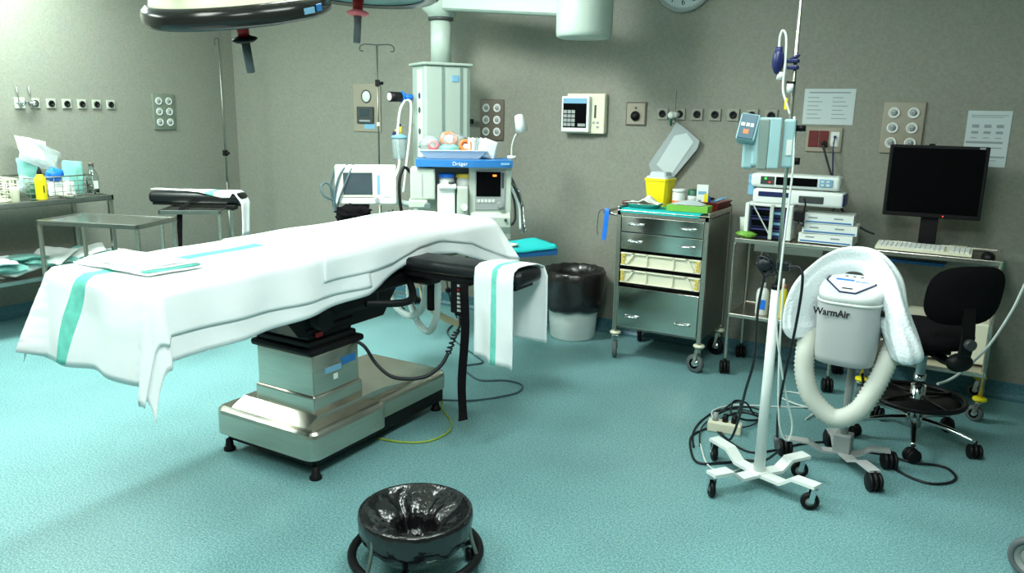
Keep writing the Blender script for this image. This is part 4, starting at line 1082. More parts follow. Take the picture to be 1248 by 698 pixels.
# ================================================================== DRAWER TROLLEY
TX, TY = -1.645, 4.87
dt = thing('drawer_trolley', 'stainless steel medical drawer trolley on castors against the back wall', 'trolley', (TX, TY, 0))
w, d = .6, .50; x0, x1, y0, y1 = -.3, .3, -.25, .25
for x in (x0, x1 - .028):
    for y in (y0, y1 - .028): P('corner_post', MB().b2(x, x + .028, y, y + .028, .2, 1.0, .003), 'steel', dt)
mb = MB().b2(x0 + .003, x0 + .009, y0 + .028, y1 - .028, .22, .98).b2(x1 - .009, x1 - .003, y0 + .028, y1 - .028, .22, .98).b2(x0 + .02, x1 - .02, y1 - .02, y1 - .01, .22, .98)
mb.b2(x0 + .01, x1 - .01, y0 + .02, y1 - .01, .215, .23)
P('side_panels', mb, 'steel_dark', dt)
mb = MB().b2(x0, x1, y0, y1, .985, 1.0, .003).b2(x0, x0 + .012, y0, y1, 1.0, 1.02, .002).b2(x1 - .012, x1, y0, y1, 1.0, 1.02, .002).b2(x0, x1, y1 - .012, y1, 1.0, 1.035, .002).b2(x0, x1, y0, y0 + .02, .965, 1.0, .002)
P('top', mb, 'steel', dt)
P('shade_backing', MB().b2(x0 + .03, x1 - .03, y0 + .05, y0 + .055, .5, .75), 'black', dt)  # black sheet behind the tray drawers stands in for the shade inside
def handle(parent, x, z, yf):
    P('handle', MB().tube([(x - .045, yf, z - .005), (x - .045, yf - .022, z), (x + .045, yf - .022, z), (x + .045, yf, z - .005)], .0065, 8, 1, interp=False).b2(x - .05, x + .05, yf - .004, yf, z + .004, z + .012), 'chrome', parent)
for z0_, z1_ in ((.862, .962), (.748, .857), (.232, .50)):
    dr = P('drawer', MB().b2(x0 + .032, x1 - .032, y0 + .002, y0 + .02, z0_, z1_, .003), 'steel_bright', dt)
    hz = z0_ + (z1_ - z0_) * (.5 if z1_ > .6 else .28)
    handle(dr, -.17, hz, y0 + .002); handle(dr, .175, hz, y0 + .002)
for z0_ in (.640, .528):
    mb = MB(); yf = y0 + .004; h = .085
    mb.b2(x0 + .035, x1 - .035, yf + .012, yf + .016, z0_, z0_ + h)
    mb.b2(x0 + .035, x1 - .035, yf, yf + .014, z0_ + h - .01, z0_ + h, .002).b2(x0 + .035, x1 - .035, yf, yf + .014, z0_, z0_ + .008, .002)
    for x in (-.085, .09): mb.b2(x - .004, x + .004, yf, yf + .014, z0_, z0_ + h)
    mb.prism([(-.235, z0_), (-.225, z0_), (-.165, z0_ + h), (-.185, z0_ + h)], 'y', yf, yf + .014)
    mb.prism([(.235, z0_), (.225, z0_), (.165, z0_ + h), (.185, z0_ + h)], 'y', yf, yf + .014)
    mb.b2(-.22, -.20, yf + .016, yf + .3, z0_, z0_ + .05)
    mb.b2(.20, .22, yf + .016, yf + .3, z0_, z0_ + .05).b2(-.2, .2, yf + .016, yf + .3, z0_, z0_ + .005)
    tr = P('tray_drawer', mb, 'cream', dt, 'cream plastic tray drawer')
    for s_ in (-1, 1):
        mb = MB()
        for r in range(3): mb.b2(s_ * .247 - .012, s_ * .247 - .002, yf - .002, yf + .004, z0_ + .012 + r * .024, z0_ + .027 + r * .024).b2(s_ * .247 + .001, s_ * .247 + .011, yf - .002, yf + .004, z0_ + .012 + r * .024, z0_ + .027 + r * .024)
        P('latch', mb, 'yel2', tr)
for x, y in ((-.285, -.225), (.285, -.225), (-.285, .225), (.285, .225)):
    castor(dt, x, y, .06, .03, .165, 'rubberg' if y < 0 else 'black', 'steel', radians(20 if x < 0 else 75), 'cream')
P('push_bar', MB().tube([(-.3, -.18, .95), (-.42, -.18, .97), (-.42, .18, .97), (-.3, .18, .95)], .01, 8, 1, interp=False), 'steel', dt)
one('blue_strap', MB().strap([(0, 0, .0), (.0, -.012, .005), (.005, -.02, -.02), (0, -.02, -.1), (-.01, -.02, -.2)], .03, .003, (1, 0, 0), 4), 'bblue', 'bright blue strap hanging from the left bar of the drawer trolley', 'strap', (-2.045, 4.69, .985))
one('thin_cord', MB().tube([(0, 0, .0), (-.03, -.02, -.02), (-.04, -.02, -.12), (-.035, -.02, -.17)], .002, 6), 'cable', 'thin dark cord hanging beside the blue strap', 'cord', (-2.065, 4.69, .985))
TZ = 1.001
mb = MB().grid(lambda u, v: (-.28 + u * .52, -.255 + v * .3, .004 + .002 * nz(u * 8, v * 8) - (.02 * max(0, .06 - v) / .06)), 30, 12)
solid(one('teal_cloth', mb, 'teal', 'teal cloth covering the front of the drawer trolley top', 'cloth', (TX, TY, TZ)), .003)
# sharps box
t = thing('sharps_container', 'yellow sharps container with a pale lid on the drawer trolley', 'container', (TX - .135, TY + .06, TZ + .006), radians(-6))
mb = MB(); mb.ring_tube([[Vector((sx_ * a, sy_ * b, z)) for sx_, sy_ in ((-1, -.75), (-.85, -1), (.85, -1), (1, -.75), (1, .75), (.85, 1), (-.85, 1), (-1, .75))] for a, b, z in ((.065, .06, 0), (.082, .075, .165), (.087, .08, .168), (.087, .08, .182), (.082, .075, .184))], True, 0, False, False)
P('box_body', mb, 'yellow', t)
mb = MB(); mb.ring_tube([[Vector((sx_ * a - .0, sy_ * b, z)) for sx_, sy_ in ((-1, -.75), (-.85, -1), (.85, -1), (1, -.75), (1, .75), (.85, 1), (-.85, 1), (-1, .75))] for a, b, z in ((.08, .072, .184), (.075, .068, .195), (.06, .055, .2), (.055, .05, .222), (.04, .035, .226))], True, 0, False, False)
P('lid', mb, 'paper', t)
t = thing('kidney_tray', 'oval steel tray holding white paper at the left of the trolley top', 'tray', (TX - .17, TY - .13, TZ + .008))
P('tray_bowl', MB().lathe([(.004, .002), (.07, .002), (.095, .03), (.1, .032), (.1, .028), (.092, .024), (.072, -.001), (.004, -.001)], 32, sx=1.35, sy=.75), 'steel', t)
mb = MB()
def crump(u, v):
    x, y = (u - .5) * .24, (v - .5) * .11
    return (x, y, .03 + .05 * math.exp(-((x - .02) / .035) ** 2) * (.4 + v * .5) + .012 * nz(x * 30, y * 30, 2))
solid(one('crumpled_paper', mb.grid(crump, 26, 14), 'white', 'crumpled white paper peaked up on the oval steel tray', 'paper', (TX - .17, TY - .13, TZ + .01)), .002)
one('small_vial', MB().cyl((0, 0, 0), (.05, 0, .005), .012), 'dred', 'small dark red tube at the left corner of the trolley top', 'tube', (TX - .31, TY - .14, TZ + .033))
t = thing('plastic_jar', 'white jar with an orange band on the drawer trolley', 'jar', (TX - .005, TY + .06, TZ))
P('jar_body', MB().lathe([(.004, 0), (.04, 0), (.042, .005), (.042, .105), (.035, .108), (.004, .108)], 28), 'sock', t)
P('band', MB().lathe([(.0422, .015), (.0432, .017), (.0432, .05), (.0422, .052)], 28), 'orange', t, 'orange band')
P('lid', MB().cyl((0, 0, .106), (0, 0, .126), .044), 'white', t)
t = thing('plastic_jar', 'dark green jar with a white label beside the white carton', 'jar', (TX + .085, TY + .09, TZ))
P('jar_body', MB().lathe([(.004, 0), (.036, 0), (.038, .005), (.038, .12), (.034, .125), (.004, .125)], 28), 'dgreen', t)
P('label', MB().lathe([(.0382, .055), (.039, .056), (.039, .085), (.0382, .086)], 28), 'sock', t)
t = thing('carton', 'upright white carton with a yellow corner on the drawer trolley', 'box', (TX + .165, TY + .02, TZ + .001), radians(12))
P('carton_body', MB().b2(-.036, .036, -.02, .02, 0, .165, .001), 'white', t)
P('print', MB().b2(.012, .0365, -.0215, -.0195, .05, .11), 'yellow', t)
P('print', MB().b2(-.025, .025, -.0212, -.0195, .105, .125), 'lblue', t)
P('print', MB().b2(-.025, -.005, -.0212, -.0195, .01, .07), 'ink', t)
t = thing('glove_box', 'green and white flat carton at the front of the trolley top', 'box', (TX + .13, TY - .13, TZ + .008), radians(3))
P('carton_body', MB().b2(-.13, .13, -.05, .07, 0, .04, .002), 'green', t)
P('paper_flap', MB().grid(lambda u, v: (-.11 + u * .2, -.045 + v * .11, .043 + .02 * sin(pi * u) * v + .004 * nz(u * 9, v * 9)), 12, 8), 'paper', t)
t = thing('red_tray', 'dark red plastic tray at the right of the trolley top', 'tray', (TX + .215, TY + .10, TZ + .001), radians(-4))
mb = MB(); mb.ring_tube(bowl(.12, .2, .15, .24, .06), False, 0, False, False); mb.b2(-.06, .06, -.1, .1, 0, .004); P('tray_body', mb, 'dred', t)
t = thing('blue_clip', 'blue and black clip lying in the dark red tray', 'clip', (TX + .19, TY + .06, TZ + .05))
P('clip_body', MB().sphere((0, 0, .02), .022, 14, 0, (1, 1, 1.1), .2, 6, 2), 'bblue', t); P('jaw', MB().b2(.015, .04, -.008, .008, .02, .034, .003), 'black', t)
one('syringe', MB().cyl((0, 0, 0), (.07, .01, .03), .009).cyl((.07, .01, .03), (.09, .012, .038), .004).cyl((-.004, 0, -.002), (0, 0, 0), .014), 'lblue', 'pale blue syringe leaning in the dark red tray', 'syringe', (TX + .22, TY + .06, TZ + .055))

# ================================================================== INSTRUMENT CART WITH INFUSION RACK
CX0, CX1, CY0, CY1 = -1.215, -.60, 4.74, 5.13
ic = thing('instrument_cart', 'two-shelf tubular steel cart carrying the infusion pump rack', 'cart', ((CX0 + CX1) / 2, (CY0 + CY1) / 2, 0))
hx_, hy_ = (CX1 - CX0) / 2, (CY1 - CY0) / 2
for sy_ in (-1, 1):
    for sx_ in (-1, 1):
        x = sx_ * hx_; y = sy_ * hy_
        P('leg', MB().tube([(x, y, .085), (x, y, .5), (x, y, .80), (x - sx_ * .01, y, .85), (x - sx_ * .05, y, .868)], .011, 10), 'steel', ic)
        ball_castor(ic, x, y, .042, radians(20), h=.095)
P('top_shelf', MB().b2(-hx_ + .0, hx_, -hy_, hy_, .862, .868).b2(-hx_, hx_, -hy_ - .012, -hy_ + .004, .845, .872, .003).b2(-hx_, hx_, hy_ - .004, hy_ + .012, .845, .872, .003).b2(-hx_, -hx_ + .012, -hy_, hy_, .85, .872, .002).b2(hx_ - .012, hx_, -hy_, hy_, .85, .872, .002), 'steel', ic)
P('lower_shelf', MB().b2(-hx_, hx_, -hy_, hy_, .385, .391).b2(-hx_, hx_, -hy_ - .012, -hy_ + .004, .375, .398, .003).b2(-hx_, hx_, hy_ - .004, hy_ + .012, .375, .398, .003), 'steel', ic)
P('rear_rail', MB().b2(-hx_ + .12, hx_ - .1, -hy_ - .006, -hy_ + .006, .80, .845, .004), 'steel_dark', ic)
SZ = .8735
# infusion rack: frame
t = thing('infusion_pump', 'long white infusion pump with a black display lying across the rack', 'infusion pump', (-.90, 4.90, 1.085))
mb = MB()
prof = [(-.06, 0), (.06, 0), (.075, .02), (.08, .1), (.07, .16), (.05, .178), (-.05, .178), (-.075, .16), (-.085, .1), (-.08, .02)]
mb.b2(-.27, .24, -.075, .075, .095, .178, .022, seg=4)
P('upper_body', mb, 'white', t)
P('lower_body', MB().b2(-.25, .27, -.085, .07, .0, .088, .02, seg=4), 'white', t)
P('recess', MB().b2(.02, .16, -.09, -.08, .018, .06, .006), 'dgrey', t)
P('display', MB().b2(-.12, .115, -.08, -.072, .115, .162, .002), 'screen', t)
P('status_panel', MB().b2(-.21, -.13, -.08, -.072, .115, .162, .002), 'dgrey', t)
P('indicator_light', MB().cyl((-.18, -.079, .15), (-.18, -.084, .15), .006), 'ledg', t, 'green light')
P('indicator_light', MB().cyl((-.155, -.079, .128), (-.155, -.084, .128), .005), 'ledr', t, 'red light')
P('key_pad', MB().b2(.125, .2, -.08, -.072, .115, .162, .01), 'lblue', t)
P('keys', MB().b2(.135, .153, -.083, -.079, .142, .154).b2(.165, .183, -.083, -.079, .142, .154).b2(.135, .153, -.083, -.079, .122, .134).b2(.165, .183, -.083, -.079, .122, .134), 'sock', t)
P('name_strip', MB().b2(-.215, -.03, -.089, -.083, .042, .072, .003), 'dblue', t)
P('side_knob', MB().cyl((-.25, -.03, .12), (-.285, -.03, .12), .025).b2(-.29, -.25, -.05, .03, .04, .17, .01), 'lblue', t)
P('end_cap', MB().b2(.255, .275, -.08, .04, .01, .08, .006), 'dblue', t)
t = thing('module_rack', 'white-framed rack of dark blue pump modules under the long infusion pump', 'rack', (-1.03, 4.88, SZ))
P('rack_frame', MB().b2(-.15, -.125, -.09, .08, 0, .21, .006).b2(.1, .13, -.09, .08, 0, .21, .006).b2(-.15, .13, -.08, .08, .195, .211, .004), 'white', t)
for z in (.0, .062, .124):
    q = P('pump_module', MB().b2(-.12, .095, -.07, .07, z + .003, z + .058, .004), 'dblue', t)
    P('module_display', MB().b2(-.11, -.0, -.073, -.069, z + .012, z + .048), 'screen', q); P('module_label', MB().b2(.02, .07, -.073, -.069, z + .025, z + .04), 'lblue', q)
P('front_strut', MB().b2(.0, .022, -.1, -.085, -.0, .21, .003).box((-.05, -.095, .12), (.008, .008, .2), .002, (0, radians(-32), 0)), 'offwhite', t)
t = thing('power_adapter', 'black power adapter clamped at the side of the pump rack', 'adapter', (-.86, 4.78, 1.0))
P('adapter_body', MB().b2(-.03, .03, -.02, .02, .0, .06, .006), 'black', t); P('plug', MB().cyl((-.01, 0, -.02), (-.01, 0, 0), .012).cyl((.02, 0, -.03), (.02, 0, 0), .012), 'dgrey', t)
P('adapter_cord', MB().tube([(.02, 0, .05), (.03, -.01, .1), (.02, -.02, .14)], .005), 'cable', t)
mb = None
for (z, w_, dx, lb) in ((0, .30, 0, 'bottom'), (.058, .30, .01, 'middle'), (.116, .27, .0, 'topmost')):
    t = thing('supply_box', 'white and blue supply carton, %s of the stack on the cart' % lb, 'box', (-.705 + dx, 4.90, SZ + .001 + z), radians(3 if z else -2), 'supply cartons on the cart')
    P('carton_body', MB().b2(-w_ / 2, w_ / 2, -.1, .1, 0, .055, .001), 'white', t)
    P('print_band', MB().b2(-w_ / 2 + .01, w_ / 2 - .01, -.1012, -.0995, .006, .014), 'blue', t)
    P('print', MB().b2(-.11, -.06, -.1012, -.0995, .03, .038).b2(.03, .08, -.1012, -.0995, .03, .038), 'ink', t)
t = thing('plastic_cup', 'white plastic cup beside the module rack', 'cup', (-1.195, 4.88, SZ))
P('cup_body', MB().lathe([(.004, 0), (.026, 0), (.034, .11), (.03, .11), (.023, .004), (.004, .004)], 22), 'offwhite', t)
blob('green_package', 'green', 'bright green crumpled package at the left edge of the cart top', 'package', (-1.16, 4.79, SZ + .018), .045, (1.3, .8, .45), 4, .35)
t = thing('spray_bottle', 'white bottle with a blue label on the cart lower shelf', 'bottle', (-1.04, 4.84, .392))
P('bottle_body', MB().lathe([(.004, 0), (.036, 0), (.039, .005), (.039, .13), (.034, .155), (.016, .17), (.004, .17)], 26), 'white', t)
P('cap', MB().cyl((0, 0, .168), (0, 0, .2), .015), 'sock', t)
P('label', MB().b2(-.015, .028, -.0405, -.036, .04, .1), 'bblue', t)
t = thing('spray_bottle', 'slim yellow bottle with an orange cap on the cart lower shelf', 'bottle', (-.915, 4.82, .392))
P('bottle_body', MB().lathe([(.004, 0), (.022, 0), (.024, .005), (.024, .17), (.014, .185), (.004, .185)], 22), 'yellow', t)
P('cap', MB().cyl((0, 0, .184), (0, 0, .21), .014), 'orange', t)
one('red_box', MB().b2(-.03, .03, -.02, .02, 0, .06, .004).cyl((0, 0, .06), (0, 0, .08), .02), 'red', 'small red container beside the slim yellow bottle', 'container', (-.80, 4.86, .54))
one('grey_box', MB().b2(-.06, .06, -.05, .05, 0, .148, .006), 'plate', 'beige box under the small red container', 'box', (-.80, 4.86, .391))

# ================================================================== COMPUTER CART
DX0, DX1, DY0, DY1 = -.415, .175, 4.70, 5.12
dc = thing('computer_cart', 'tubular steel computer cart with yellow bumper discs against the back wall', 'cart', ((DX0 + DX1) / 2, (DY0 + DY1) / 2, 0))
hx_, hy_ = (DX1 - DX0) / 2, (DY1 - DY0) / 2
for sy_ in (-1, 1):
    for sx_ in (-1, 1):
        x = sx_ * hx_; y = sy_ * hy_
        P('leg', MB().cyl((x, y, .15), (x, y, .885), .0125), 'steel', dc)
        castor(dc, x, y, .045, .03, .115, 'rubberg', 'steel', radians(30 + 40 * sx_), 'yellow')
for z, nm in ((.88, 'top_shelf'), (.27, 'lower_shelf')):
    P(nm, MB().b2(-hx_, hx_, -hy_, hy_, z - .008, z).b2(-hx_ - .01, hx_ + .01, -hy_ - .012, -hy_ + .004, z - .02, z + .006, .003).b2(-hx_ - .01, hx_ + .01, hy_ - .004, hy_ + .012, z - .02, z + .006, .003).b2(-hx_ - .01, -hx_ + .004, -hy_, hy_, z - .02, z + .006, .003).b2(hx_ - .004, hx_ + .01, -hy_, hy_, z - .02, z + .006, .003), 'steel', dc)
P('cross_rail', MB().b2(-hx_, hx_, hy_ - .01, hy_ + .005, .765, .80, .003), 'steel_dark', dc)
P('edge_cap', MB().b2(hx_ + .005, hx_ + .016, -hy_ - .014, -hy_ + .06, .845, .885, .004), 'dgreen', dc)
mon = thing('computer_monitor', 'black flat computer monitor standing on the cart against the back wall', 'monitor', (-.19, 4.97, .881), radians(2))
P('casing', MB().b2(-.245, .245, -.02, .03, .175, .575, .006), 'black', mon)
P('screen', MB().b2(-.228, .228, -.0225, -.018, .2, .56, .001), 'screen', mon)
P('sticker', MB().b2(.195, .222, -.0225, -.0195, .5625, .572), 'grey', mon)
P('power_light', MB().b2(.06, .066, -.0225, -.0195, .184, .19), 'ledr', mon)
P('stand_neck', MB().b2(-.045, .045, .01, .04, .01, .22, .004), 'black', mon)
P('stand_foot', MB().lathe([(.004, 0), (.11, 0), (.12, .006), (.115, .014), (.004, .016)], 32, sy=.8), 'black', mon)
P('webcam', MB().b2(-.05, -.02, -.01, .015, .573, .585, .003), 'black', mon)
kb = thing('keyboard', 'cream computer keyboard on the steel computer cart', 'keyboard', (-.195, 4.80, .888), radians(-1))
mb = MB().prism([(-.075, 0), (.085, 0), (.085, .028), (-.075, .016)], 'x', -.235, .235); P('keyboard_body', mb, 'cream', kb)
mb = MB()
for r in range(5):
    for c in range(19):
        if c in (14,): continue
        y = -.062 + r * .026; z = .016 + (y + .075) * .075
        mb.b2(-.224 + c * .0237, -.205 + c * .0237, y, y + .021, z, z + .007)
mb.b2(-.12, .05, -.069, -.064, .016, .02)
P('keys', mb, 'sock', kb)
one('card_reader', MB().b2(-.045, .045, -.03, .03, 0, .03, .004), 'cream', 'small cream box behind the keyboard', 'box', (-.03, 4.93, .882))
t = thing('computer_mouse', 'black computer mouse at the right edge of the computer cart', 'mouse', (.115, 4.78, .882), radians(10))
P('mouse_body', MB().lathe([(.0325, 0), (.033, .01), (.028, .024), (.016, .034), (.003, .036)], 24, sy=1.6, caps=True), 'black', t)
P('mouse_cord', MB().tube([(0, .05, .01), (.02, .1, .02), (-.03, .16, .012), (-.08, .2, .01)], .003, 6), 'cable', t)
pc = thing('computer_case', 'cream computer case lying on the lower shelf of the computer cart', 'computer', (-.03, 4.97, .2775))
P('casing', MB().b2(-.21, .215, -.13, .13, 0, .235, .012), 'cream', pc)
P('front_vent', MB().b2(-.13, -.07, -.134, -.128, .06, .12, .003), 'black', pc)
t = thing('document_tray', 'dark stack of folders hanging under the computer cart top', 'folders', (-.20, 4.93, .803))
P('folder', MB().b2(-.19, .12, -.1, .1, 0, .018, .003), 'blue', t); P('folder', MB().b2(-.18, .13, -.09, .11, .019, .04, .003), 'dgrey', t)
# ================================================================== OFFICE CHAIR
ch = thing('swivel_chair', 'black fabric swivel chair with foot ring and chrome base before the computer cart', 'chair', (-.11, 4.22, 0))
for k in range(5):
    a = radians(-14 + 72 * k); R_ = .285
    P('base_leg', MB().sweep([(.03 * cos(a), .03 * sin(a), .125), (.15 * cos(a), .15 * sin(a), .115), (R_ * cos(a), R_ * sin(a), .085)], lambda i, t: [((.014 - .005 * t) * cos(q), (.02 - .008 * t) * sin(q)) for q in [2 * pi * j / 10 for j in range(10)]], 5), 'chrome', ch)
    ball_castor(ch, R_ * cos(a), R_ * sin(a), .035, a + .6, h=.09)
P('gas_column', MB().cyl((0, 0, .08), (0, 0, .3), .035).cyl((0, 0, .3), (0, 0, .36), .028), 'chrome', ch)
P('gas_lift', MB().cyl((0, 0, .35), (0, 0, .50), .022), 'pumpb', ch, 'pale blue-grey lift tube')
P('foot_ring', MB().tube([(.215 * cos(2 * pi * k / 32), .215 * sin(2 * pi * k / 32), .235) for k in range(32)], .013, 10, 1, True), 'black', ch)
P('foot_disc', MB().lathe([(.03, .215), (.2, .222), (.2, .228), (.03, .235)], 40), 'black', ch)
mb = MB()
for k in range(4): a = pi / 4 + k * pi / 2; mb.cyl((.03 * cos(a), .03 * sin(a), .25), (.21 * cos(a), .21 * sin(a), .235), .008)
P('ring_spokes', mb, 'black', ch)
th = radians(-52)   # direction of the back
bx, by = cos(th), sin(th)
Rs = Matrix.Rotation(th, 4, 'Z')
P('seat', MB().lathe([(.004, .50), (.15, .50), (.205, .52), (.218, .55), (.21, .58), (.18, .595), (.1, .598), (.004, .595)], 36, sx=1, sy=1.0, fn=lambda r, z, a: (r * (1 + .04 * cos(4 * a)), z)).xf(Matrix.Translation((.0, 0, 0.02)) @ Rs), 'blackf', ch)
P('seat_plate', MB().b2(-.1, .1, -.08, .08, .48, .505, .01).xf(Rs), 'black', ch)
# backrest bracket and pad
mb = MB().sweep([(.08, 0, .49), (.2, 0, .48), (.27, 0, .52), (.285, 0, .62), (.265, 0, .76)], lambda i, t: [(-.008, -.03), (.008, -.03), (.008, .03), (-.008, .03)], 6, False, 0, None, True, True, False)
mb.sphere((.255, 0, .50), .05, 16, 0, (.8, 1.3, .9))
P('back_bracket', mb.xf(Rs), 'black', ch)
P('bracket_knob', MB().cyl((.285, 0, .60), (.32, 0, .60), .025).xf(Rs), 'dgrey', ch)
mb = MB()
def back(sg):
    def f(u, v):
        a = 2 * pi * u; r = v
        q = (abs(cos(a)) ** 3 + abs(sin(a)) ** 3) ** (-1 / 3)
        y = .195 * r * cos(a) * q; z = .815 + .142 * r * sin(a) * q
        x = .25 + sg * .026 * (1 - r ** 4) - .35 * y * y * 2.2
        return (x + (z - .8) * .12, y, z)
    return f
mb.grid(back(1), 40, 10).grid(back(-1), 40, 10)
P('backrest', mb.xf(Rs), 'blackf', ch)

# ================================================================== WARM AIR UNIT
wa = thing('warming_unit', 'grey patient warming blower on a four-legged stand with a corrugated hose', 'warming unit', (-.40, 3.75, 0), radians(-3))
def sup(a, b, z, n=3.2, dy=0, seg=36):
    return [Vector((a * math.copysign(abs(cos(t)) ** (2 / n), cos(t)), dy + b * math.copysign(abs(sin(t)) ** (2 / n), sin(t)), z)) for t in [2 * pi * k / seg for k in range(seg)]]
by0 = -.06
mb = MB().ring_tube([sup(.125, .11, .462, dy=by0), sup(.138, .125, .468, dy=by0), sup(.142, .13, .5, dy=by0), sup(.150, .135, .74, dy=by0), sup(.150, .135, .745, dy=by0)])
P('lower_housing', mb, 'warm', wa)
P('trim_line', MB().ring_tube([sup(.151, .136, .742, dy=by0), sup(.1545, .14, .745, dy=by0), sup(.1545, .14, .751, dy=by0), sup(.151, .136, .754, dy=by0)]), 'sock', wa)
mb = MB()
def top_ring(a, b, z, k, dz):
    pts = sup(a, b, z, dy=by0)
    return [Vector((p.x, p.y, p.z + dz * ((p.y - by0) / b + 1) / 2)) for p in pts]
mb.ring_tube([sup(.150, .135, .752, dy=by0), top_ring(.150, .135, .775, 0, .06), top_ring(.145, .13, .782, 0, .068), top_ring(.13, .116, .786, 0, .075)])
P('upper_housing', mb, 'warml', wa)
# control panel on the slope
slope = math.atan2(.075, .232)
PT = Matrix.Translation((0.0, by0 - .005, .786 + .038)) @ Matrix.Rotation(slope, 4, 'X')
mb = MB().prism([(-.115, .085), (.115, .085), (.105, -.0), (.03, -.1), (-.045, -.1), (-.13, .0)][::-1], 'z', 0.0, .003)
P('control_panel', mb.xf(PT), 'dblue', wa)
mb = MB().prism([(-.105, .078), (.105, .078), (.096, .0), (.027, -.092), (-.042, -.092), (-.120, .0)][::-1], 'z', 0.0005, .004)
P('control_face', mb.xf(PT), 'white', wa)
mb = MB()
for k in range(4): mb.b2(-.05 + k * .036, -.036 + k * .036, .045, .052, .004, .005)
P('panel_key', mb.xf(PT), 'dink', wa)
P('panel_print', MB().b2(-.085, .0, .005, .02, .004, .005).b2(.005, .07, .002, .008, .004, .005).xf(PT), 'bblue', wa)
P('panel_print', MB().b2(-.04, .01, -.07, -.06, .004, .005).xf(PT), 'dink', wa)
P('top_handle', MB().tube([(-.1, by0 + .13, .85), (-.09, by0 + .1, .89), (.09, by0 + .1, .89), (.1, by0 + .13, .85)], .014).b2(-.12, .12, by0 + .06, by0 + .14, .83, .87, .01), 'dgrey', wa)
text('WarmAir', .043, front(-.062, by0 - .1385, .705), 'dink', wa, bold=.0012)
P('side_clip', MB().b2(.145, .165, -.12, -.02, .70, .725, .004), 'black', wa)
P('stand_pole', MB().cyl((.02, .02, .05), (.02, .02, .52), .018), 'grey', wa)
P('pole_collar', MB().b2(-.02, .06, -.02, .06, .045, .14, .006), 'grey', wa); P('mount_plate', MB().b2(-.06, .08, -.03, .05, .45, .466, .004), 'grey', wa)
for (x, y) in ((-.22, -.08), (.20, -.22), (.22, .06), (-.06, .17)):
    ln = hypot(x, y)
    P('base_leg', MB().sweep([(.02, .01, .05), (.02 + (x - .02) * .35, .01 + (y - .01) * .35, .05), (.02 + (x - .02) * .6, .01 + (y - .01) * .6, .085), (x, y, .09)], lambda i, t: [(-.005, -.026), (.005, -.026), (.005, .026), (-.005, .026)], 1, False, 0, (0, 0, 1), False, True, False), 'warm', wa)
    ball_castor(wa, x, y, .042, radians(30), h=.092)
hs = catmull([(-.12, .10, .74), (-.165, .02, .66), (-.165, -.10, .56), (-.15, -.15, .45), (-.10, -.17, .345), (.0, -.17, .275), (.09, -.16, .325), (.14, -.12, .43), (.17, -.06, .54), (.18, .03, .64), (.16, .10, .72)], 13)
K = len(hs)
P('hose', MB().sweep(hs, lambda i, t: [((.0405 + .0055 * (i % 2)) * cos(2 * pi * k / 16), (.0405 + .0055 * (i % 2)) * sin(2 * pi * k / 16)) for k in range(16)], interp=False), 'hosem', wa, 'pale corrugated air hose')
for c_ in list(wa.children):
    if c_.name.split('.')[0] in ('lower_housing', 'trim_line', 'upper_housing', 'control_panel', 'control_face', 'panel_key', 'panel_print', 'top_handle', 'lettering', 'side_clip', 'mount_plate'):
        c_.data.transform(Matrix.Translation((-.0, 0, .058)) @ Matrix.Diagonal((.9, 1, 1, 1)))
# towel over the unit
mb = MB()
tp = [(-.185, -.08, .60), (-.20, -.07, .64), (-.205, -.06, .70), (-.18, -.03, .79), (-.12, .01, .885), (-.04, .04, .925), (.05, .03, .92), (.12, -.02, .86), (.165, -.07, .77), (.21, -.10, .69), (.25, -.12, .62), (.268, -.12, .575)]
def tsec(i, t):
    n_ = 40
    w_ = .085 + .04 * sin(pi * t) + .012 * nz(t * 9, 1); h_ = .034 + .016 * t + .028 * max(0, t - .55) + .010 * nz(t * 7, 5)
    if t < .1: w_ *= .75 + 2.5 * t; h_ *= .6 + 4 * t
    if t > .9:
        e = (t - .9) / .1; w_ *= sqrt(max(.12, 1 - e * e)); h_ *= sqrt(max(.12, 1 - e * e))
    out = []
    for k in range(n_):
        a = 2 * pi * k / n_
        q = 1 + .16 * nz(cos(a) * 2.2, sin(a) * 2.2, t * 4) - .20 * max(0, cos(a * 2 + .8 + 1.2 * sin(t * 5))) ** 6 + .05 * sin(7 * a + t * 9)
        out.append((h_ * cos(a) * q, w_ * sin(a) * q))
    return out
mb.sweep(tp, tsec, 8)
one('terry_towel', mb, 'terry', 'thick white terry towel slung over the grey warming blower', 'towel', (-.40, 3.75, 0), radians(-3))

# ================================================================== INFUSION STAND
iv = thing('infusion_stand', 'white four-legged infusion stand with a tall steel pole in the right foreground', 'infusion stand', (-.655, 3.29, 0))
P('lower_tube', MB().cyl((0, 0, .07), (0, 0, .90), .024, .019, 22), 'white', iv)
P('tube_collar', MB().cyl((0, 0, .895), (0, 0, .915), .021), 'black', iv)
P('pole', MB().cyl((0, 0, .9), (-.012, 0, 2.35), .0075, seg=14), 'steel', iv)
P('hook', MB().tube([(-.1, 0, 2.40), (-.07, 0, 2.37), (0, 0, 2.35), (.05, 0, 2.37), (.08, 0, 2.40)], .004, 6), 'chrome', iv)
for (x, y) in ((-.15, -.23), (.26, -.10), (.16, .20), (-.25, .15)):
    P('base_leg', MB().sweep([(x * .08, y * .08, .062), (x * .42, y * .42, .062), (x * .62, y * .62, .105), (x * 1.0, y * 1.0, .11)], lambda i, t: [(-.007, -.029), (.007, -.029), (.007, .029), (-.007, .029)], 1, False, 0, (0, 0, 1), False, True, False), 'white', iv)
    castor(iv, x * .95, y * .95, .038, .022, .102, 'black', 'chrome', radians(30 if x < 0 else 110), hub='grey')
P('base_hub', MB().b2(-.035, .035, -.035, .035, .054, .075, .006).xf(Matrix.Rotation(.9, 4, 'Z')), 'white', iv)
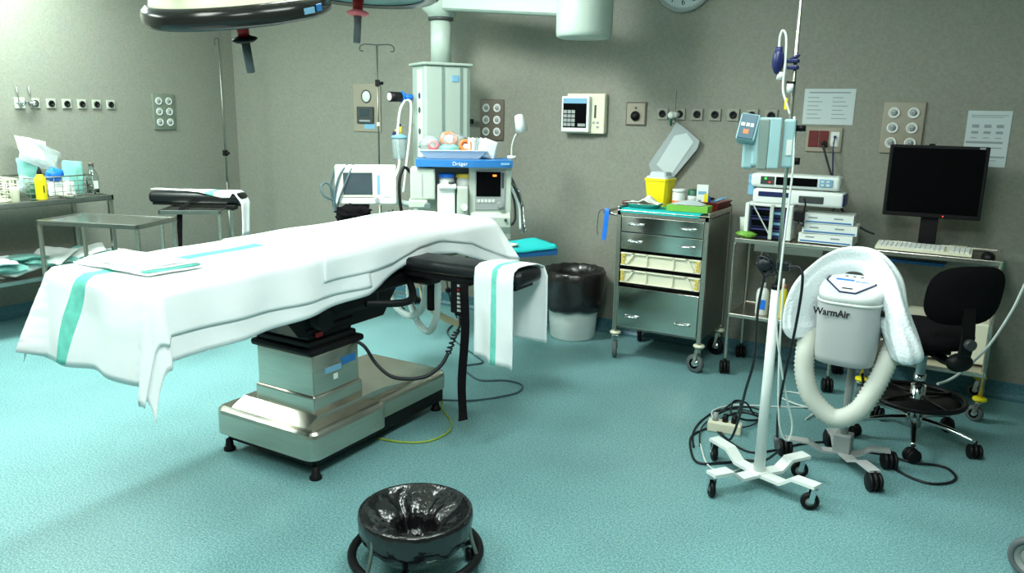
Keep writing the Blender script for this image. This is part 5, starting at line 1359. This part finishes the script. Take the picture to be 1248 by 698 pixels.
# syringe/volumetric pump
pp = thing('volumetric_pump', 'pale blue volumetric pump clamped high on the infusion stand', 'pump', (-.665, 3.285, 1.39), radians(8))
P('pump_body', MB().b2(-.13, -.03, -.07, .05, .01, .205, .012).b2(-.165, -.12, -.06, .03, .0, .12, .01), 'pumpb', pp)
P('door', MB().b2(-.105, -.065, -.078, -.06, .0, .2, .006), 'pend2', pp)
P('door_panel', MB().b2(-.065, -.02, -.08, -.06, .005, .205, .006), 'pumpb', pp)
P('clamp_block', MB().b2(-.015, .03, -.05, .05, .01, .2, .008), 'pumpb', pp)
T_ = Matrix.Translation((-.16, -.07, .165)) @ Matrix.Rotation(radians(-18), 4, 'X') @ Matrix.Rotation(radians(8), 4, 'Y')
P('display_head', MB().b2(-.025, .05, -.015, .06, -.055, .055, .008).xf(T_), 'pumpb', pp)
P('display', MB().b2(-.02, .042, -.018, -.014, -.05, .05, .003).xf(T_), 'pumps', pp)
P('digits', MB().b2(-.015, .0, -.0195, -.0175, .0, .014).b2(.005, .018, -.0195, -.0175, .0, .014).b2(.022, .034, -.0195, -.0175, .0, .014).xf(T_), 'sock', pp)
P('start_key', MB().b2(-.0, .02, -.0195, -.0175, -.03, -.012).xf(T_), 'orange', pp)
P('clamp_screw', MB().cyl((.03, 0, .165), (.065, 0, .165), .012).cyl((.03, 0, .035), (.055, 0, .035), .014), 'black', pp)
P('scale_strip', MB().b2(.002, .022, -.054, -.049, .06, .12), 'sock', pp)
pw_ = thing('pressure_regulator', 'dark blue pressure regulator and drip valve on the infusion pole', 'regulator', (-.668, 3.28, 1.66))
P('bulb_body', MB().sphere((-.055, -.02, .15), .03, 18, 0, (.75, 1, 1.7), .1, 4, 3).cyl((-.055, -.02, .18), (-.055, -.02, .205), .014), 'dblue', pw_)
P('pole_clip', MB().b2(-.03, .02, -.02, .02, .145, .16, .004).b2(-.02, .02, -.02, .02, .12, .135, .004).box((.005, -.01, .165), (.04, .02, .01), .003, (0, -.5, 0)), 'dblue', pw_)
P('drip_chamber', MB().cyl((0, -.022, .03), (0, -.022, .065), .013).cyl((-.045, -.02, .08), (-.04, -.02, .11), .012), 'sock', pw_)
P('collar', MB().cyl((0, -.01, .065), (0, -.01, .075), .018), 'black', pw_)
P('air_line', MB().tube([(-.055, -.02, .2), (-.055, -.025, .24), (-.045, -.03, .265), (-.03, -.03, .24), (-.025, -.03, .15), (-.025, -.03, .05), (-.01, -.03, -.0), (.01, -.03, -.05)], .0045), 'cablew', pw_)
P('yellow_tag', MB().b2(-.014, -.002, -.034, -.026, -.035, .01, .003), 'yellow', pw_)
# lines and cords hanging on the stand
mb = MB().tube([(-.64, 3.25, 1.6), (-.625, 3.24, 1.4), (-.63, 3.23, 1.1), (-.63, 3.22, .8), (-.60, 3.24, .6), (-.57, 3.3, .42), (-.545, 3.34, .3), (-.555, 3.34, .22), (-.59, 3.3, .3), (-.61, 3.26, .6), (-.62, 3.25, .95)], .0045)
one('infusion_line', mb, 'cablew', 'thin white infusion line hanging in a long loop beside the stand', 'line')
t = thing('cord_bundle', 'bundle of black cords strapped to the pole of the infusion stand', 'cord', (-.655, 3.29, 1.0))
P('bundle', MB().sphere((-.045, -.02, 0), .035, 16, 0, (1, .8, .9), .4, 8, 3).b2(.0, .05, -.035, -.01, -.02, .02, .006).tube([(-.06, -.02, .05), (-.07, -.03, .0), (-.04, -.03, -.05), (-.01, -.03, .0), (-.04, -.03, .04)], .006).tube([(-.08, -.02, .02), (-.05, -.04, .03), (.0, -.03, -.03), (-.05, -.03, -.04), (-.085, -.02, .0)], .005), 'cable', t)
mb = MB().tube([(-.61, 3.26, 1.0), (-.56, 3.25, 1.0), (-.545, 3.24, .93), (-.555, 3.24, .75), (-.58, 3.26, .55), (-.6, 3.3, .35), (-.61, 3.42, .12)], .006)
mb.tube([(-.61, 3.42, .12), (-.68, 3.5, .03), (-.77, 3.5, .008), (-.85, 3.42, .007), (-.95, 3.36, .007), (-1.03, 3.50, .007), (-1.07, 3.66, .007), (-1.02, 3.82, .008), (-.97, 3.86, .04)], .006)
mb.cyl((-.608, 3.40, .155), (-.609, 3.36, .215), .013, m=1)
one('mains_cord', mb, ['cable', 'rubberg'], 'black mains cord hanging from the pump and curling around the stand on the floor', 'cord')
mb = MB().tube([(-.70, 3.27, .97), (-.715, 3.26, .8), (-.71, 3.26, .6), (-.76, 3.36, .4), (-.82, 3.55, .2), (-.88, 3.68, .03), (-.92, 3.72, .007), (-1.0, 3.85, .007), (-1.0, 4.0, .006), (-.93, 4.12, .006), (-.82, 4.08, .006), (-.88, 3.98, .02), (-.93, 3.90, .06)], .006)
one('mains_cord', mb, 'cable', 'black mains cord dropping from the cord bundle to the socket strip', 'cord')
mb = MB().tube([(-.94, 3.87, .07), (-.95, 3.95, .12), (-.90, 4.02, .1), (-.86, 4.08, .02), (-.80, 4.15, .006), (-.92, 4.22, .006), (-1.05, 4.08, .006), (-1.09, 3.9, .006), (-1.08, 3.7, .006), (-1.02, 3.52, .006)], .005)
mb.tube([(-.91, 3.87, .07), (-.91, 3.93, .13), (-.98, 3.99, .08), (-1.04, 3.9, .01), (-.98, 3.78, .006), (-.8, 3.62, .006), (-.7, 3.67, .006), (-.57, 3.86, .006), (-.45, 3.97, .006)], .005)
mb.tube([(-1.0, 3.55, .006), (-1.06, 3.8, .013), (-1.0, 4.1, .013), (-.85, 4.12, .013), (-.84, 3.95, .013), (-.95, 3.8, .013)], .004)
one('tangled_cords', mb, 'cable', 'tangle of black cords on the floor around the socket strip', 'cords')
mb = MB().tube([(-1.02, 3.86, .02), (-1.08, 4.05, .006), (-1.0, 4.2, .006), (-.79, 4.31, .006), (-.62, 4.42, .006), (-.60, 4.55, .006), (-.78, 4.6, .006), (-.83, 4.5, .006), (-.72, 4.4, .012), (-.6, 4.35, .012), (-.62, 4.2, .006)], .005)
mb.tube([(-1.0, 3.56, .012), (-.9, 3.36, .006), (-.8, 3.34, .006), (-.72, 3.5, .006)], .004)
one('loose_cable', mb, 'cablew', 'pale cord coiled on the floor behind the infusion stand', 'cord')
t = thing('socket_strip', 'white four-way socket strip on the floor left of the infusion stand', 'socket strip', (-.95, 3.81, 0), radians(8))
P('strip_body', MB().b2(-.085, .085, -.035, .035, 0, .055, .008), 'cream', t)
for x in (-.05, .0, .045): P('plug', MB().cyl((x, .0, .05), (x, .005, .095), .017, .012), 'black' if x > -.04 else 'grey', t)
mb = MB().tube([(-.33, 3.75, .45), (-.33, 3.9, .3), (-.38, 4.05, .12), (-.42, 4.08, .012), (-.46, 4.0, .006), (-.38, 3.87, .006), (-.28, 3.93, .006), (-.2, 3.94, .006), (-.08, 3.92, .006), (.02, 3.95, .006), (.07, 3.93, .006), (.10, 3.85, .006), (.07, 3.77, .006), (-.0, 3.72, .006), (-.08, 3.74, .006), (-.15, 3.80, .006)], .0065)
one('mains_cord', mb, 'cable', 'thick black cord looping on the floor right of the warming blower', 'cord')
mb = MB().tube([(.34, 4.3, 1.0), (.28, 4.35, .87), (.24, 4.42, .69), (.17, 4.5, .48), (.08, 4.55, .32), (.02, 4.56, .25), (-.03, 4.5, .236)], .007)
one('loose_cable', mb, 'cablew', 'white cord slanting in from the right edge of the photo onto the chair foot ring', 'cord')
mb = MB().tube([(-2.41, 3.3, .03), (-2.28, 3.45, .006), (-2.17, 3.6, .006), (-2.13, 3.72, .006), (-2.18, 3.83, .006), (-2.30, 3.84, .006), (-2.42, 3.76, .006), (-2.55, 3.82, .006), (-2.66, 3.92, .006), (-2.6, 4.05, .006), (-2.72, 4.15, .006), (-2.95, 4.3, .006), (-3.2, 4.5, .006), (-3.3, 4.75, .006)], .006)
one('floor_cable', mb, 'cableg', 'grey cable winding on the floor behind the operating table', 'cable')
mb = MB().tube([(-2.40, 3.27, .06), (-2.38, 3.30, .02), (-2.33, 3.24, .006), (-2.22, 3.15, .006), (-2.14, 3.03, .006), (-2.15, 2.88, .006), (-2.24, 2.80, .006), (-2.38, 2.76, .006)], .005)
one('earth_cable', mb, 'cabley', 'yellow-green earth cable curving on the floor beside the table plinth', 'cable')

# ================================================================== KICK BUCKET IN FRONT
kb2 = thing('kick_bucket', 'round black-lined kick bucket in a ring frame at the bottom of the photo', 'waste bin', (-1.54, 1.975, 0))
HZ = .225
P('hoop', MB().tube([(.19 * cos(2 * pi * k / 40), .19 * sin(2 * pi * k / 40), HZ) for k in range(40)], .010, 10, 1, True), 'black', kb2)
P('base_ring', MB().tube([(.225 * cos(2 * pi * k / 40), .225 * sin(2 * pi * k / 40), .075) for k in range(40)], .016, 12, 1, True), 'black', kb2)
mb = MB()
for k in range(3):
    a = radians(20 + 120 * k); P('upright', MB().tube([(.19 * cos(a), .19 * sin(a), HZ), (.2 * cos(a), .2 * sin(a), .15), (.222 * cos(a), .222 * sin(a), .08)], .007), 'steel_dark', kb2)
mb = MB()
for k in range(3): a = radians(50 + 120 * k); mb.tube([(0, 0, .06), (.22 * cos(a), .22 * sin(a), .07)], .011, 8, 1, interp=False)
P('base_spokes', mb, 'black', kb2)
for k in range(3):
    a = radians(50 + 120 * k); ball_castor(kb2, .215 * cos(a), .215 * sin(a), .024, a, h=.07)
def kbf(r, z, a):
    n_ = .5 + .5 * nz(cos(a) * 2.2, sin(a) * 2.2, z * 6 + r * 8)
    k = 1
    if r < .18 and z > .1 and not (r > .1 and z < .183):
        w = min(1, (.18 - r) / .05)
        fold = abs(sin(3.5 * a + 1.2 * nz(cos(a), sin(a), r * 6))) ** .6
        k = 1 + w * (.16 * nz(cos(a) * 1.8, sin(a) * 1.8, 7) + .07 * sin(9 * a + r * 30))
        dz = w * (.024 * (fold - .6) + .016 * nz(cos(a) * 4, sin(a) * 4, r * 12))
        return r * k, z + dz
    dz = 0
    if r > .1 and z < .183: k = 1 + .035 * nz(cos(a) * 7, sin(a) * 7, z * 12) + .05 * (abs(sin(5 * a + z * 25)) - .5) * min(1, (.2 - z) / .05); dz = .02 * nz(cos(a) * 2, sin(a) * 2, 9)
    return r * k, z + dz
P('bag_liner', MB().lathe([(.03, .105), (.065, .10), (.072, .13), (.076, .155), (.084, .172), (.10, .184), (.125, .194), (.15, .206), (.17, .220), (.182, .233), (.19, .238), (.199, .233), (.202, .215), (.200, .19), (.196, .165), (.186, .14), (.165, .115), (.13, .095), (.1, .088), (.03, .086)], 96, fn=kbf), 'bag', kb2, 'black bin bag stretched over the hoop')
P('bucket_pan', MB().lathe([(.004, .072), (.1, .072), (.14, .085), (.17, .125), (.176, .13), (.172, .134), (.135, .092), (.1, .078), (.004, .078)], 40), 'steel', kb2)

# wheel at the right edge
t = thing('trolley_wheel', 'grey rubber wheel with fork at the lower right edge of the photo', 'wheel', (.35, 3.09, 0), radians(-20))
Rw = Matrix.Translation((0, 0, .08)) @ Matrix.Rotation(pi / 2, 4, 'X')
P('tyre', MB().lathe([(.056, -.016), (.07, -.016), (.079, -.009), (.08, 0), (.079, .009), (.07, .016), (.056, .016), (.056, -.016)], 36).xf(Rw), 'rubberg', t)
P('rim', MB().lathe([(.057, -.012), (.04, -.006), (.04, .006), (.057, .012)], 36).lathe([(.004, -.018), (.014, -.018), (.014, .018), (.004, .018)], 16, caps=True).lathe([(.012, -.004), (.041, -.004), (.041, .004), (.012, .004)], 36).xf(Rw), 'grey', t)
P('fork', MB().prism([(-.012, .075), (.012, .075), (.04, .17), (0, .17)], 'y', -.024, -.02).prism([(-.012, .075), (.012, .075), (.04, .17), (0, .17)], 'y', .02, .024).b2(0, .04, -.024, .024, .168, .18).cyl((.02, 0, .178), (.02, 0, .34), .009), 'steel', t)
